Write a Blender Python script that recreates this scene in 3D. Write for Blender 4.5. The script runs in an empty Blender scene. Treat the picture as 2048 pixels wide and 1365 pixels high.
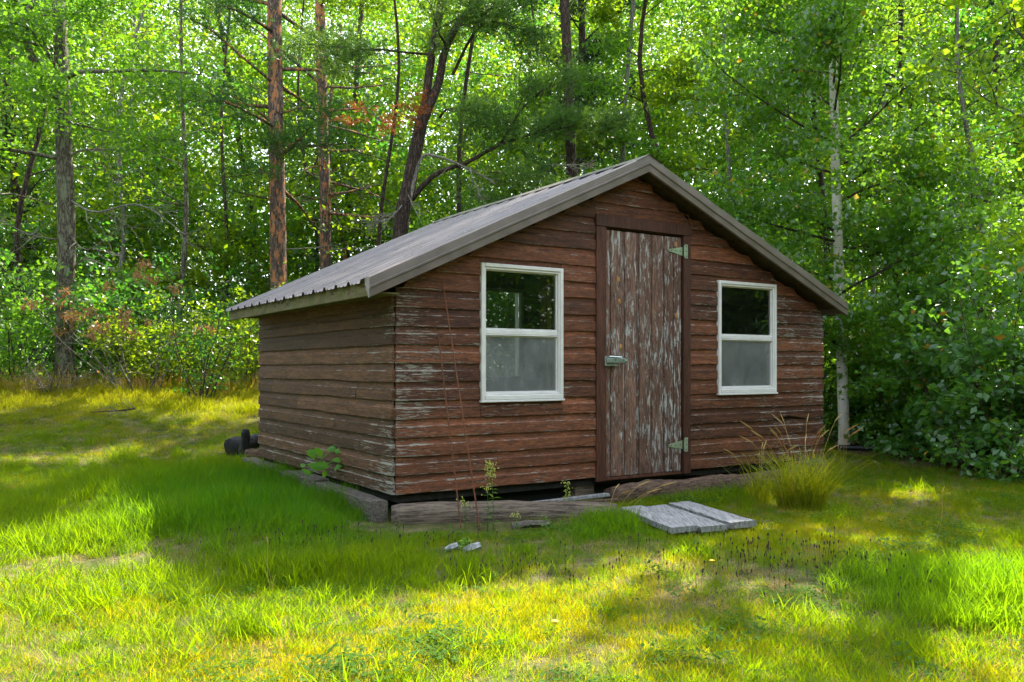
import bpy, math, random
import numpy as np
from mathutils import Vector, Matrix
R = math.radians
rng = np.random.default_rng(7)
random.seed(7)
scene = bpy.context.scene
COL = scene.collection

# ------------------------------------------------------------------ camera, sky, sun, exposure
FPX, HY, EYE = 1715.0, 737.0, 1.0          # focal length in photo pixels, horizon row, eye height
cam = bpy.data.objects.new('camera', bpy.data.cameras.new('camera')); COL.objects.link(cam)
cam.location = (0, 0, EYE); cam.rotation_euler = (R(90), 0, 0)
cam.data.sensor_width = 36; cam.data.lens = FPX/2048*36
cam.data.shift_y = (HY-682.5)/2048
cam.data.clip_start = .05; cam.data.clip_end = 500
scene.camera = cam
SUN = Vector((.55, .83, 1.08)).normalized()   # towards the sun: behind the wood, to the right
world = bpy.data.worlds.new('World'); scene.world = world; world.use_nodes = True
wn = world.node_tree.nodes; wl = world.node_tree.links
sky = wn.new('ShaderNodeTexSky'); sky.sky_type = 'NISHITA'; sky.sun_disc = False
sky.sun_elevation = math.asin(SUN.z); sky.sun_rotation = math.atan2(SUN.x, SUN.y)
bg = wn['Background']; bg.inputs['Strength'].default_value = .15
hs_ = wn.new('ShaderNodeHueSaturation'); hs_.inputs['Saturation'].default_value = .45      # hazy summer sky
wl.new(sky.outputs[0], hs_.inputs['Color']); wl.new(hs_.outputs[0], bg.inputs['Color'])
sl = bpy.data.lights.new('sun', 'SUN'); sl.energy = 3.4; sl.angle = R(.5); sl.color = (1, .94, .82)
so = bpy.data.objects.new('sun', sl); COL.objects.link(so)
so.rotation_euler = SUN.to_track_quat('Z', 'Y').to_euler()
vs = scene.view_settings
scene.display_settings.display_device = 'sRGB'
vs.view_transform = 'Standard'; vs.look = 'None'; vs.gamma = 1; vs.exposure = 2.45
scene.cycles.max_bounces = 8; scene.cycles.transparent_max_bounces = 12
scene.cycles.diffuse_bounces = 4; scene.cycles.transmission_bounces = 6
scene.cycles.caustics_reflective = False; scene.cycles.caustics_refractive = False

# ------------------------------------------------------------------ small tools
def tag(o, label=None, cat=None, group=None, kind=None):
    if label: o['label'] = label
    if cat: o['category'] = cat
    if group: o['group'] = group
    if kind: o['kind'] = kind
    return o
def empty(name, loc=(0, 0, 0), rz=0, parent=None):
    o = bpy.data.objects.new(name, None); COL.objects.link(o)
    o.location = loc; o.rotation_euler = (0, 0, rz); o.empty_display_size = .1
    if parent: o.parent = parent
    return o
def make_mesh(name, v, f, mats, smooth=False, mi=None):
    m = bpy.data.meshes.new(name)
    v = np.asarray(v, dtype=np.float32).reshape(-1, 3)
    if isinstance(f, np.ndarray):
        k = f.shape[1]; n = len(f)
        m.vertices.add(len(v)); m.vertices.foreach_set('co', v.ravel())
        m.loops.add(n*k); m.loops.foreach_set('vertex_index', f.astype(np.int32).ravel())
        m.polygons.add(n); m.polygons.foreach_set('loop_start', np.arange(0, n*k, k, dtype=np.int32))
        m.polygons.foreach_set('loop_total', np.full(n, k, dtype=np.int32))
    else:
        m.from_pydata(v.tolist(), [], f)
    for a in (mats if isinstance(mats, (list, tuple)) else [mats]): m.materials.append(a)
    if mi is not None: m.polygons.foreach_set('material_index', np.asarray(mi, dtype=np.int32))
    if smooth: m.polygons.foreach_set('use_smooth', np.ones(len(m.polygons), dtype=bool))
    m.update(calc_edges=True)
    return m
def obj(name, v, f, mats, parent=None, smooth=False, mi=None, loc=None):
    m = make_mesh(name, v, f, mats, smooth, mi)
    o = bpy.data.objects.new(name, m); COL.objects.link(o)
    if parent: o.parent = parent
    if loc is not None: o.location = loc
    return o
class MB:                                   # collects shapes for ONE object
    def __init__(s): s.v = []; s.f = []
    def add(s, v, f):
        b = len(s.v); s.v += [tuple(p) for p in v]; s.f += [tuple(i+b for i in q) for q in f]
    def box(s, a, b, jit=0):
        x0, y0, z0 = a; x1, y1, z1 = b
        v = [(x0,y0,z0),(x1,y0,z0),(x1,y1,z0),(x0,y1,z0),(x0,y0,z1),(x1,y0,z1),(x1,y1,z1),(x0,y1,z1)]
        if jit: v = [tuple(c+random.uniform(-jit, jit) for c in p) for p in v]
        s.add(v, [(0,3,2,1),(4,5,6,7),(0,1,5,4),(1,2,6,5),(2,3,7,6),(3,0,4,7)])
    def bbox(s, a, b, c=.004):              # box with small chamfers
        c = min(c, .45*min(abs(b[i]-a[i]) for i in range(3)))
        import bmesh
        bm = bmesh.new(); bmesh.ops.create_cube(bm, size=1)
        for v in bm.verts:
            v.co = Vector([(a[i]+b[i])/2 + v.co[i]*(b[i]-a[i]) for i in range(3)])
        bmesh.ops.bevel(bm, geom=bm.edges[:], offset=c, segments=1, affect='EDGES')
        s.add([v.co[:] for v in bm.verts], [[v.index for v in f.verts] for f in bm.faces] if not bm.verts.index_update() else [])
        bm.free()
    def tube(s, pts, rad, n=6, cap=True):
        v, f = tube(pts, rad, n, cap); s.add(v, f)
    def make(s, name, mat, parent=None, smooth=False, loc=None):
        return obj(name, s.v, s.f, mat, parent, smooth, loc=loc)
def tube(pts, rad, n=6, cap=True, wob=0):
    pts = [Vector(p) for p in pts]; V = []; F = []
    if not hasattr(rad, '__len__'): rad = [rad]*len(pts)
    up = Vector((0, 0, 1)) if abs((pts[-1]-pts[0]).normalized().z) < .9 else Vector((1, 0, 0))
    for i, p in enumerate(pts):
        d = (pts[min(i+1, len(pts)-1)] - pts[max(i-1, 0)]).normalized()
        a = d.cross(up).normalized(); b = a.cross(d)
        for k in range(n):
            t = 2*math.pi*k/n; r = rad[i]*(1+(random.uniform(-wob, wob) if wob else 0))
            V.append(tuple(p + (a*math.cos(t)+b*math.sin(t))*r))
    for i in range(len(pts)-1):
        for k in range(n):
            q = (k+1) % n
            F.append((i*n+k, i*n+q, (i+1)*n+q, (i+1)*n+k))
    if cap:
        F.append(tuple(range(n))); F.append(tuple((len(pts)-1)*n+k for k in reversed(range(n))))
    return V, F
def smooth_path(ctrl, n):
    c = [Vector(p) for p in ctrl]
    if len(c) < 3: return [c[0].lerp(c[-1], i/(n-1)) for i in range(n)]
    out = []
    for i in range(n):
        t = i/(n-1)*(len(c)-1); k = min(int(t), len(c)-2); u = t-k
        p0 = c[max(k-1, 0)]; p1 = c[k]; p2 = c[k+1]; p3 = c[min(k+2, len(c)-1)]
        out.append(.5*((2*p1)+(p2-p0)*u+(2*p0-5*p1+4*p2-p3)*u*u+(3*p1-p0-3*p2+p3)*u**3))
    return out

# ------------------------------------------------------------------ terrain
def sst(a, b, x):
    t = np.clip((np.asarray(x, float)-a)/(b-a), 0, 1); return t*t*(3-2*t)
def terrain(x, y):
    x = np.asarray(x, float); y = np.asarray(y, float)
    z = .72*sst(8.2, 14.3, y)*(1-sst(0, 4, x)) + .5*sst(11, 20, y)*sst(0, 4, x)
    z = z + .03*np.sin(x*1.3+y*.7)*np.sin(y*1.1-x*.4) + .015*np.sin(3.1*x+1)*np.sin(2.7*y)
    z = z + .05*np.exp(-((x+1.3)**2/.8+(y-5.3)**2/.25)) + .06*np.exp(-((x+2.6)**2/1.2+(y-6.6)**2/.8)) - .06*np.exp(-((x+.9)**2/1.2+(y-4.15)**2/.06))
    z = z + .03*np.exp(-((x-.62)**2/.06+(y-5.1)**2/.1)) - .085*np.exp(-((x+.2)**2/.55+(y-5.42)**2/.11))
    u = (x-PX)*FX+(y-PY)*FY; b = -(x-PX)*FY+(y-PY)*FX
    near = np.maximum(np.maximum(-u, u-4.45), np.maximum(-b, b-3.04))
    k = sst(.1, .7, near)
    return z*k - .02*(1-k)
PX, PY = -.786, 5.76
FX, FY = .84025, .54221
ANG = math.atan2(FY, FX)
def Wp(px, py, d): return Vector(((px-1024)/FPX*d, d, EYE+(HY-py)/FPX*d))
def local(u, b, z=0): return Vector((PX+FX*u-FY*b, PY+FY*u+FX*b, z))
def gz(x, y): return float(terrain(x, y))
# where the photograph shows sun on the ground, as a map over the ground
SPOTS = [(1600,985,90,60,.9),(40,960,90,25,.9),(610,1000,110,12,.5),(1840,990,70,16,.9),(1560,1010,60,10,.4),(1100,1120,120,14,.6),(1480,1090,160,14,.7),(1800,1080,260,26,.9),
         (2000,1150,120,30,.9),(1350,1230,200,20,.5),(90,1120,200,34,1),(1700,1330,200,20,.6),(1420,1040,60,12,.8),(1950,1010,60,14,.7),(330,1060,60,18,.6)]
def litmap(x, y):
    z = terrain(x, y); y = np.maximum(y, .5)
    X = 1024+FPX*x/y; Y = HY+FPX*(EYE-z)/y
    w = 14*np.sin(X*.012)+9*np.sin(X*.031+1)
    fg = sst(1178, 1205, Y+w)*(1-sst(1050, 1350, X)*.5)
    fgl = sst(1085, 1120, Y+w*.5)*(1-sst(330, 420, X+w))
    fg = fg*(1-.85*sst(1700, 1790, X)*(1-sst(1300, 1340, Y)))*(1-.6*np.exp(-(((X-1450)/120)**2+((Y-1225)/25)**2)))
    strip = sst(755, 772, Y)*(1-sst(838, 862, Y+w))*(1-sst(520, 640, X))*sst(-1500, -900, X)
    strip2 = sst(770, 780, Y)*(1-sst(800, 810, Y))*sst(240, 300, X)*(1-sst(560, 640, X))
    L = np.maximum.reduce([fg, fgl, strip, strip2])
    for cx, cy, sx, sy, a in SPOTS:
        L = np.maximum(L, a*np.exp(-(((X-cx)/sx)**2+((Y-cy)/sy)**2)))
    dap = ((np.sin(x*7.3+y*3.1)*np.sin(y*8.7-x*2.2)+np.sin(x*3.7-y*5.1+2)) > .35) & ((X < 1700) | (Y > 1330))
    L = np.where((Y > 1195) & (X > 1100) & dap, np.maximum(L, .93), L)
    return np.where((y < 1) | (y > 15.5), 0, L)
def keep_shade(P, strength=.96):            # how the crowns let the sun through to those places
    t = (P[:, 2]-.15)/SUN.z
    gx = P[:, 0]-SUN.x*t; gy = P[:, 1]-SUN.y*t
    return rng.random(len(P)) > litmap(gx, gy)*strength

# ------------------------------------------------------------------ materials
def mat(name):
    m = bpy.data.materials.new(name); m.use_nodes = True
    nt = m.node_tree; b = nt.nodes['Principled BSDF']
    return m, nt, b
def N(nt, t, **kw):
    n = nt.nodes.new('ShaderNode'+t)
    for k, v in kw.items():
        if hasattr(n, k): setattr(n, k, v)
        else: n.inputs[k.replace('_', ' ')].default_value = v
    return n
def L(nt, a, b): nt.links.new(a, b)
def ramp(nt, src, stops):
    r = N(nt, 'ValToRGB'); e = r.color_ramp.elements
    e[0].position = stops[0][0]; e[0].color = (*stops[0][1], 1)
    e[1].position = stops[-1][0]; e[1].color = (*stops[-1][1], 1)
    for p, c in stops[1:-1]:
        q = e.new(p); q.color = (*c, 1)
    L(nt, src, r.inputs[0]); return r.outputs[0]
def math_(nt, op, a, b=None, clamp=False):
    n = N(nt, 'Math', operation=op, use_clamp=clamp)
    for i, s in enumerate((a, b)):
        if s is None: continue
        if isinstance(s, (int, float)): n.inputs[i].default_value = s
        else: L(nt, s, n.inputs[i])
    return n.outputs[0]
def mix(nt, fac, a, b, mode='MIX'):
    n = N(nt, 'Mix', data_type='RGBA', blend_type=mode)
    for s, i in ((fac, 0), (a, 6), (b, 7)):
        if isinstance(s, (int, float)): n.inputs[i].default_value = s
        elif isinstance(s, tuple): n.inputs[i].default_value = (*s, 1)
        else: L(nt, s, n.inputs[i])
    return n.outputs[2]
def coords(nt, scale=(1, 1, 1), rand=True, kind='Object'):
    tc = N(nt, 'TexCoord'); mp = N(nt, 'Mapping'); mp.inputs['Scale'].default_value = scale
    if rand:
        oi = N(nt, 'ObjectInfo'); va = N(nt, 'VectorMath', operation='ADD')
        L(nt, tc.outputs[kind], va.inputs[0])
        sc = math_(nt, 'MULTIPLY', oi.outputs['Random'], 37.0); cb = N(nt, 'CombineXYZ')
        for i in range(3): L(nt, sc, cb.inputs[i])
        L(nt, cb.outputs[0], va.inputs[1]); L(nt, va.outputs[0], mp.inputs[0])
    else: L(nt, tc.outputs[kind], mp.inputs[0])
    return mp.outputs[0]
def noise(nt, vec, scale, detail=5, rough=.6, dist=0):
    n = N(nt, 'TexNoise'); n.inputs['Scale'].default_value = scale; n.inputs['Detail'].default_value = detail
    n.inputs['Roughness'].default_value = rough; n.inputs['Distortion'].default_value = dist
    L(nt, vec, n.inputs['Vector']); return n.outputs[0]
def bump(nt, b, h, strength=.4, dist=.01):
    n = N(nt, 'Bump'); n.inputs['Strength'].default_value = strength; n.inputs['Distance'].default_value = dist
    L(nt, h, n.inputs['Height']); L(nt, n.outputs[0], b.inputs['Normal'])

def painted_wood(name, dark, light, chip, chip_lo, grain, ends=None, raw=(.30, .27, .23), rough=.62, chip_scale=1.0, laps=False):
    """old paint on wood; grain = mapping scale along the object's axes"""
    m, nt, b = mat(name)
    v = coords(nt, grain); oi = N(nt, 'ObjectInfo')
    big = noise(nt, v, 1.1, 5, .65); fine = noise(nt, v, 5, 8, .75, .4); chipn = noise(nt, v, 3.2*chip_scale, 9, .72, .8)
    wide = noise(nt, coords(nt, (1, 1, 1)), 2.2, 3, .5)
    f = math_(nt, 'ADD', math_(nt, 'MULTIPLY', big, .75), math_(nt, 'MULTIPLY', math_(nt, 'SUBTRACT', oi.outputs['Random'], .5), .28))
    base = ramp(nt, f, [(.2, dark), (.42, tuple((a+c)/2.3 for a, c in zip(dark, light))), (.62, light)])
    base = mix(nt, math_(nt, 'MULTIPLY', fine, .75), base, (.02, .010, .007), 'MIX') if False else mix(nt, .80, base, ramp(nt, fine, [(.36, (.16, .14, .13)), (.50, (.9, .88, .86)), (.60, (1.55, 1.5, 1.45))]), 'MULTIPLY')
    th = math_(nt, 'ADD', chipn, math_(nt, 'MULTIPLY', math_(nt, 'SUBTRACT', wide, .5), .35))
    if ends:                                  # more wear towards these places (x0, x1 along the wall)
        tc = N(nt, 'TexCoord'); sp = N(nt, 'SeparateXYZ'); L(nt, tc.outputs['Object'], sp.inputs[0])
        for ax, a0, a1, g in ends:
            mr = N(nt, 'MapRange'); mr.inputs[1].default_value = a0; mr.inputs[2].default_value = a1
            mr.inputs[3].default_value = g; mr.inputs[4].default_value = 0
            L(nt, sp.outputs[ax], mr.inputs[0]); th = math_(nt, 'ADD', th, mr.outputs[0])
    if laps:                                  # paint wears first along the lower edge and the edge of the cove, also painting the cove's highlight
        tc = N(nt, 'TexCoord'); sp = N(nt, 'SeparateXYZ'); L(nt, tc.outputs['Object'], sp.inputs[0])
        fr = math_(nt, 'FRACT', math_(nt, 'DIVIDE', math_(nt, 'SUBTRACT', sp.outputs[2], .15), .1262))
        for c0, wd_, g in ((.61, .055, .13), (.035, .05, .10)):
            q = math_(nt, 'SUBTRACT', 1, math_(nt, 'DIVIDE', math_(nt, 'ABSOLUTE', math_(nt, 'SUBTRACT', fr, c0)), wd_), True)
            th = math_(nt, 'ADD', th, math_(nt, 'MULTIPLY', q, g))
    cm = ramp(nt, th, [(chip_lo, (0, 0, 0)), (chip_lo+.025, (1, 1, 1))])
    chipc = mix(nt, ramp(nt, noise(nt, v, 9, 3), [(.4, (0, 0, 0)), (.6, (1, 1, 1))]), chip, raw)
    col = mix(nt, cm, base, chipc)
    L(nt, col, b.inputs['Base Color']); b.inputs['Roughness'].default_value = rough
    b.inputs['Specular IOR Level'].default_value = .35
    h = math_(nt, 'SUBTRACT', fine, math_(nt, 'MULTIPLY', cm, .35))
    bump(nt, b, h, .9, .008)
    return m
M = {}
BD, BL = (.066, .024, .012), (.32, .112, .050)
CH = (.40, .35, .28)
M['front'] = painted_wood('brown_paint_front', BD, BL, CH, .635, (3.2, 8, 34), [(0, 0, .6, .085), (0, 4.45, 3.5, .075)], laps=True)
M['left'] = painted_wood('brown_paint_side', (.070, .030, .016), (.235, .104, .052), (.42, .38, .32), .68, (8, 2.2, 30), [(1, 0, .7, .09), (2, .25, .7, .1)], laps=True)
M['jamb'] = painted_wood('brown_paint_jamb', (.055, .020, .012), (.155, .055, .030), CH, .68, (30, 30, 2))
M['doorp'] = painted_wood('peeling_door_paint', (.12, .060, .043), (.30, .165, .118), (.56, .53, .49), .552, (13, 13, 2.1), raw=(.30, .29, .28), chip_scale=1.0)
def simple_wood(name, a, b_, grain, moss=None, rough=.85, bs=.7):
    m, nt, b = mat(name); v = coords(nt, grain)
    f = noise(nt, v, 2.5, 9, .72, .5); c = ramp(nt, f, [(.38, a), (.60, b_)])
    cr = ramp(nt, noise(nt, v, 6, 4, .6), [(.33, (.12, .11, .1)), (.4, (1, 1, 1))])
    c = mix(nt, 1.0, c, cr, 'MULTIPLY')
    if moss:
        mm = ramp(nt, noise(nt, coords(nt), 7, 6, .7), [(.5, (0, 0, 0)), (.6, (1, 1, 1))])
        c = mix(nt, mm, c, moss)
    L(nt, c, b.inputs['Base Color']); b.inputs['Roughness'].default_value = rough
    bump(nt, b, f, bs, .02); return m
M['greywood'] = simple_wood('weathered_grey_wood', (.055, .045, .036), (.21, .175, .14), (36, 4, 36))
M['stepwood'] = simple_wood('silver_grey_plank', (.15, .145, .145), (.38, .375, .375), (34, 2.5, 9), bs=.5)
M['logwood'] = simple_wood('weathered_log', (.050, .034, .024), (.24, .18, .13), (2.2, 20, 20))
M['rotlog'] = simple_wood('rotten_log', (.04, .020, .013), (.20, .12, .08), (5, 22, 22))
M['burnt'] = simple_wood('charred_wood', (.006, .005, .006), (.030, .027, .028), (9, 9, 9), rough=.8)
M['mosslog'] = simple_wood('mossy_log', (.05, .04, .03), (.16, .14, .11), (2, 6, 6), moss=(.06, .10, .035))
M['fascia'] = simple_wood('mossy_fascia', (.10, .085, .035), (.20, .165, .075), (6, 2, 6), moss=(.12, .13, .035))
M['stud'] = simple_wood('bare_stud', (.25, .11, .045), (.42, .20, .09), (12, 12, 2), bs=.2)
M['plywood'] = simple_wood('plywood', (.34, .28, .22), (.50, .43, .35), (2, 2, 1.2), bs=.1)
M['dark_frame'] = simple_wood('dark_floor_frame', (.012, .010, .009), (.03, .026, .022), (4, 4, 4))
M['inner'] = simple_wood('inner_wall_boards', (.045, .028, .018), (.10, .065, .042), (3, 3, 12))
def plain(name, col, rough=.5, metal=0, nscale=0, namp=.3, spec=.5):
    m, nt, b = mat(name); b.inputs['Roughness'].default_value = rough; b.inputs['Metallic'].default_value = metal
    b.inputs['Specular IOR Level'].default_value = spec
    if nscale:
        f = noise(nt, coords(nt), nscale, 5, .65)
        c = ramp(nt, f, [(.3, tuple(x*(1-namp) for x in col)), (.7, tuple(min(1, x*(1+namp)) for x in col))])
        L(nt, c, b.inputs['Base Color']); bump(nt, b, f, .15, .003)
        L(nt, ramp(nt, f, [(.3, (rough*.8,)*3), (.7, (min(1, rough*1.25),)*3)]), b.inputs['Roughness'])
    else: b.inputs['Base Color'].default_value = (*col, 1)
    return m
M['roof'] = plain('bronze_steel_roof', (.165, .142, .134), .30, .0, 3.5, .16, .8)
M['trim'] = plain('bronze_steel_trim', (.135, .104, .086), .40, .0, 6, .22, .6)
M['vinyl'] = plain('white_window_vinyl', (.74, .71, .68), .4, 0, 9, .10)
M['hinge'] = plain('zinc_hinge', (.42, .50, .36), .38, .55, 14, .2)
M['hasp'] = plain('zinc_hasp', (.50, .58, .56), .28, .8, 14, .2)
M['screw'] = plain('dark_screw', (.05, .05, .05), .4, .6)
M['rust'] = plain('rusty_iron', (.17, .060, .028), .85, .1, 30, .5)
M['concrete'] = plain('pale_concrete', (.30, .30, .31), .9, 0, 30, .5)
M['blackplastic'] = plain('black_edging', (.012, .012, .013), .5)
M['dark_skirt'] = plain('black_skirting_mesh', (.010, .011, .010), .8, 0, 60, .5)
M['flower'] = plain('yellow_flower', (.75, .50, .02), .7)
M['weedflower'] = plain('goldenrod_flower', (.42, .42, .08), .8, 0, 60, .3)
M['seedhead'] = plain('dark_seed_head', (.045, .028, .02), .9)
M['resin'] = plain('amber_knot', (.42, .20, .05), .5, 0, 40, .5)
m, nt, b = mat('window_glass'); M['glass'] = m
nt.nodes.remove(b); out = nt.nodes['Material Output']
tr = N(nt, 'BsdfTransparent'); tr.inputs[0].default_value = (.86, .9, .87, 1)
gl = N(nt, 'BsdfGlossy'); gl.inputs['Roughness'].default_value = .02
lw = N(nt, 'Fresnel'); lw.inputs[0].default_value = 1.6
dirt = N(nt, 'BsdfDiffuse'); dirt.inputs[0].default_value = (.5, .5, .46, 1)
ms = N(nt, 'MixShader'); L(nt, math_(nt, 'MULTIPLY', lw.outputs[0], 1.15, True), ms.inputs[0]); L(nt, tr.outputs[0], ms.inputs[1]); L(nt, gl.outputs[0], ms.inputs[2])
m2 = N(nt, 'MixShader'); dn = ramp(nt, noise(nt, coords(nt, (26, 26, 5), False), 2, 6, .75), [(.55, (.004,)*3), (.85, (.08,)*3)])
L(nt, dn, m2.inputs[0]); L(nt, ms.outputs[0], m2.inputs[1]); L(nt, dirt.outputs[0], m2.inputs[2]); L(nt, m2.outputs[0], out.inputs[0])
m, nt, b = mat('insect_screen'); M['screen'] = m
nt.nodes.remove(b); out = nt.nodes['Material Output']
tr = N(nt, 'BsdfTransparent'); df = N(nt, 'BsdfDiffuse'); df.inputs[0].default_value = (.34, .35, .34, 1)
ms = N(nt, 'MixShader')
L(nt, ramp(nt, noise(nt, coords(nt, (2.5, 1, 1.2), False), 3, 5, .65), [(.3, (.27,)*3), (.7, (.56,)*3)]), ms.inputs[0])
L(nt, tr.outputs[0], ms.inputs[1]); L(nt, df.outputs[0], ms.inputs[2]); L(nt, ms.outputs[0], out.inputs[0])

def leaf_mat(name, a, b_, trans, tw=.5, gloss=.35, rough=.38, patch=2.0, dead=None):
    m, nt, b = mat(name); out = nt.nodes['Material Output']
    tc = N(nt, 'TexCoord'); geo = N(nt, 'NewGeometry')
    wn_ = N(nt, 'TexWhiteNoise', noise_dimensions='1D'); L(nt, geo.outputs['Random Per Island'], wn_.inputs['W'])
    big = noise(nt, tc.outputs['Object'], patch, 3, .5)
    f = math_(nt, 'ADD', math_(nt, 'MULTIPLY', geo.outputs['Random Per Island'], .6), math_(nt, 'MULTIPLY', big, .5))
    c = ramp(nt, f, [(.15, a), (.85, b_)])
    tcol = mix(nt, f, trans, tuple(x*y for x, y in zip(trans, (1.25, 1.0, .7))))
    if dead:
        k = ramp(nt, wn_.outputs[0], [(1-dead[0]-.01, (0, 0, 0)), (1-dead[0], (1, 1, 1))])
        c = mix(nt, k, c, dead[1]); tcol = mix(nt, k, tcol, dead[1])
    L(nt, c, b.inputs['Base Color']); b.inputs['Roughness'].default_value = rough
    b.inputs['Specular IOR Level'].default_value = gloss
    t = N(nt, 'BsdfTranslucent'); L(nt, tcol, t.inputs[0])
    s = N(nt, 'MixShader'); s.inputs[0].default_value = tw
    L(nt, b.outputs[0], s.inputs[1]); L(nt, t.outputs[0], s.inputs[2]); L(nt, s.outputs[0], out.inputs[0])
    return m
M['leaf_yellow'] = leaf_mat('bright_broadleaf', (.035, .10, .008), (.08, .16, .012), (.34, .58, .012), .5, .45)
M['leaf_mid'] = leaf_mat('mid_green_broadleaf', (.026, .085, .010), (.065, .14, .012), (.22, .52, .025), .5, .5)
M['leaf_deep'] = leaf_mat('deep_green_broadleaf', (.016, .065, .014), (.045, .11, .018), (.11, .38, .03), .45, .55, .36)
M['leaf_birch'] = leaf_mat('birch_leaf', (.026, .10, .018), (.065, .16, .02), (.25, .55, .025), .46, 1.0, .24, dead=(.01, (.5, .33, .03)))
M['leaf_shrub'] = leaf_mat('large_shrub_leaf', (.036, .13, .030), (.08, .19, .035), (.18, .45, .03), .40, .8, .3, dead=(.008, (.5, .25, .03)))
M['leaf_gold'] = leaf_mat('yellow_green_leaf', (.06, .12, .008), (.11, .17, .010), (.34, .54, .012), .5, .4)
M['leaf_dead'] = leaf_mat('withered_leaf', (.26, .14, .06), (.40, .24, .11), (.45, .24, .09), .35, .2)
M['leaf_rust'] = leaf_mat('rust_needles', (.30, .09, .025), (.42, .15, .04), (.4, .12, .03), .3, .2)
M['needle'] = leaf_mat('pine_needles', (.018, .080, .016), (.045, .14, .020), (.09, .26, .012), .3, .4, .45)
M['needle_dark'] = leaf_mat('spruce_needles', (.012, .045, .022), (.025, .07, .028), (.03, .09, .012), .25, .35, .5)
M['needle_light'] = leaf_mat('light_pine_needles', (.04, .12, .02), (.09, .18, .03), (.16, .34, .02), .3, .4, .45)
M['clover'] = leaf_mat('clover_leaf', (.03, .09, .012), (.07, .14, .016), (.16, .34, .015), .35, .08, .8)
M['vine'] = leaf_mat('vine_leaf', (.10, .28, .03), (.15, .38, .05), (.30, .65, .04), .5, .4)

def bark(name, a, b_, patch=None, pf=(.55, .62), scale=(7, 7, 1.6), ps=(3, 3, 1.2), lent=None, amp=1.0):
    m, nt, b = mat(name); v = coords(nt, scale)
    vo = N(nt, 'TexVoronoi', feature='DISTANCE_TO_EDGE'); vo.inputs['Scale'].default_value = 3.2
    dv = N(nt, 'VectorMath', operation='ADD'); n1 = N(nt, 'TexNoise'); n1.inputs['Scale'].default_value = 3
    L(nt, v, n1.inputs['Vector']); L(nt, v, dv.inputs[0]); L(nt, n1.outputs['Color'], dv.inputs[1]); L(nt, dv.outputs[0], vo.inputs['Vector'])
    f = noise(nt, v, 4, 8, .75)
    c = ramp(nt, f, [(.3, a), (.7, b_)])
    crk = ramp(nt, vo.outputs[0], [(.02, (.3, .3, .3)), (.16, (1, 1, 1))])
    if lent is None: c = mix(nt, .85, c, crk, 'MULTIPLY')
    if patch:
        pm = ramp(nt, noise(nt, coords(nt, ps), 3, 6, .65), [(pf[0], (0, 0, 0)), (pf[1], (1, 1, 1))])
        c = mix(nt, pm, c, patch)
    if lent:
        lm = ramp(nt, noise(nt, coords(nt, (7, 7, 34)), 1.6, 3, .6, .3), [(.62, (1, 1, 1)), (.66, (.10, .08, .07))])
        c = mix(nt, 1, c, lm, 'MULTIPLY')
        sm = ramp(nt, noise(nt, coords(nt, (3, 3, 5)), 2, 6, .7), [(.63, (0, 0, 0)), (.68, (1, 1, 1))])
        c = mix(nt, sm, c, lent)
    L(nt, c, b.inputs['Base Color']); b.inputs['Roughness'].default_value = .9
    b.inputs['Specular IOR Level'].default_value = .2
    if lent is None: bump(nt, b, math_(nt, 'ADD', math_(nt, 'MULTIPLY', f, .6), crk), .9*amp, .02)
    else: bump(nt, b, f, .3, .006)
    return m
M['bark_oak'] = bark('grey_oak_bark', (.085, .070, .050), (.25, .21, .16), (.23, .24, .16), (.52, .60))
M['bark_pine'] = bark('red_pine_bark', (.10, .070, .058), (.27, .19, .15), (.50, .21, .09), (.52, .55), ps=(3.4, 3.4, 1.5))
M['bark_dark'] = bark('dark_bark', (.040, .028, .022), (.13, .090, .070))
M['bark_grey'] = bark('smooth_grey_bark', (.15, .14, .12), (.30, .28, .24), amp=.3)
M['bark_birch'] = bark('birch_bark', (.46, .41, .34), (.74, .69, .60), (.56, .36, .16), (.66, .72), lent=(.05, .04, .035))
M['deadwood'] = bark('dead_twig', (.16, .14, .11), (.36, .33, .27), amp=.2)
M['twig'] = bark('live_twig', (.05, .037, .028), (.13, .10, .075), amp=.2)

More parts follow.
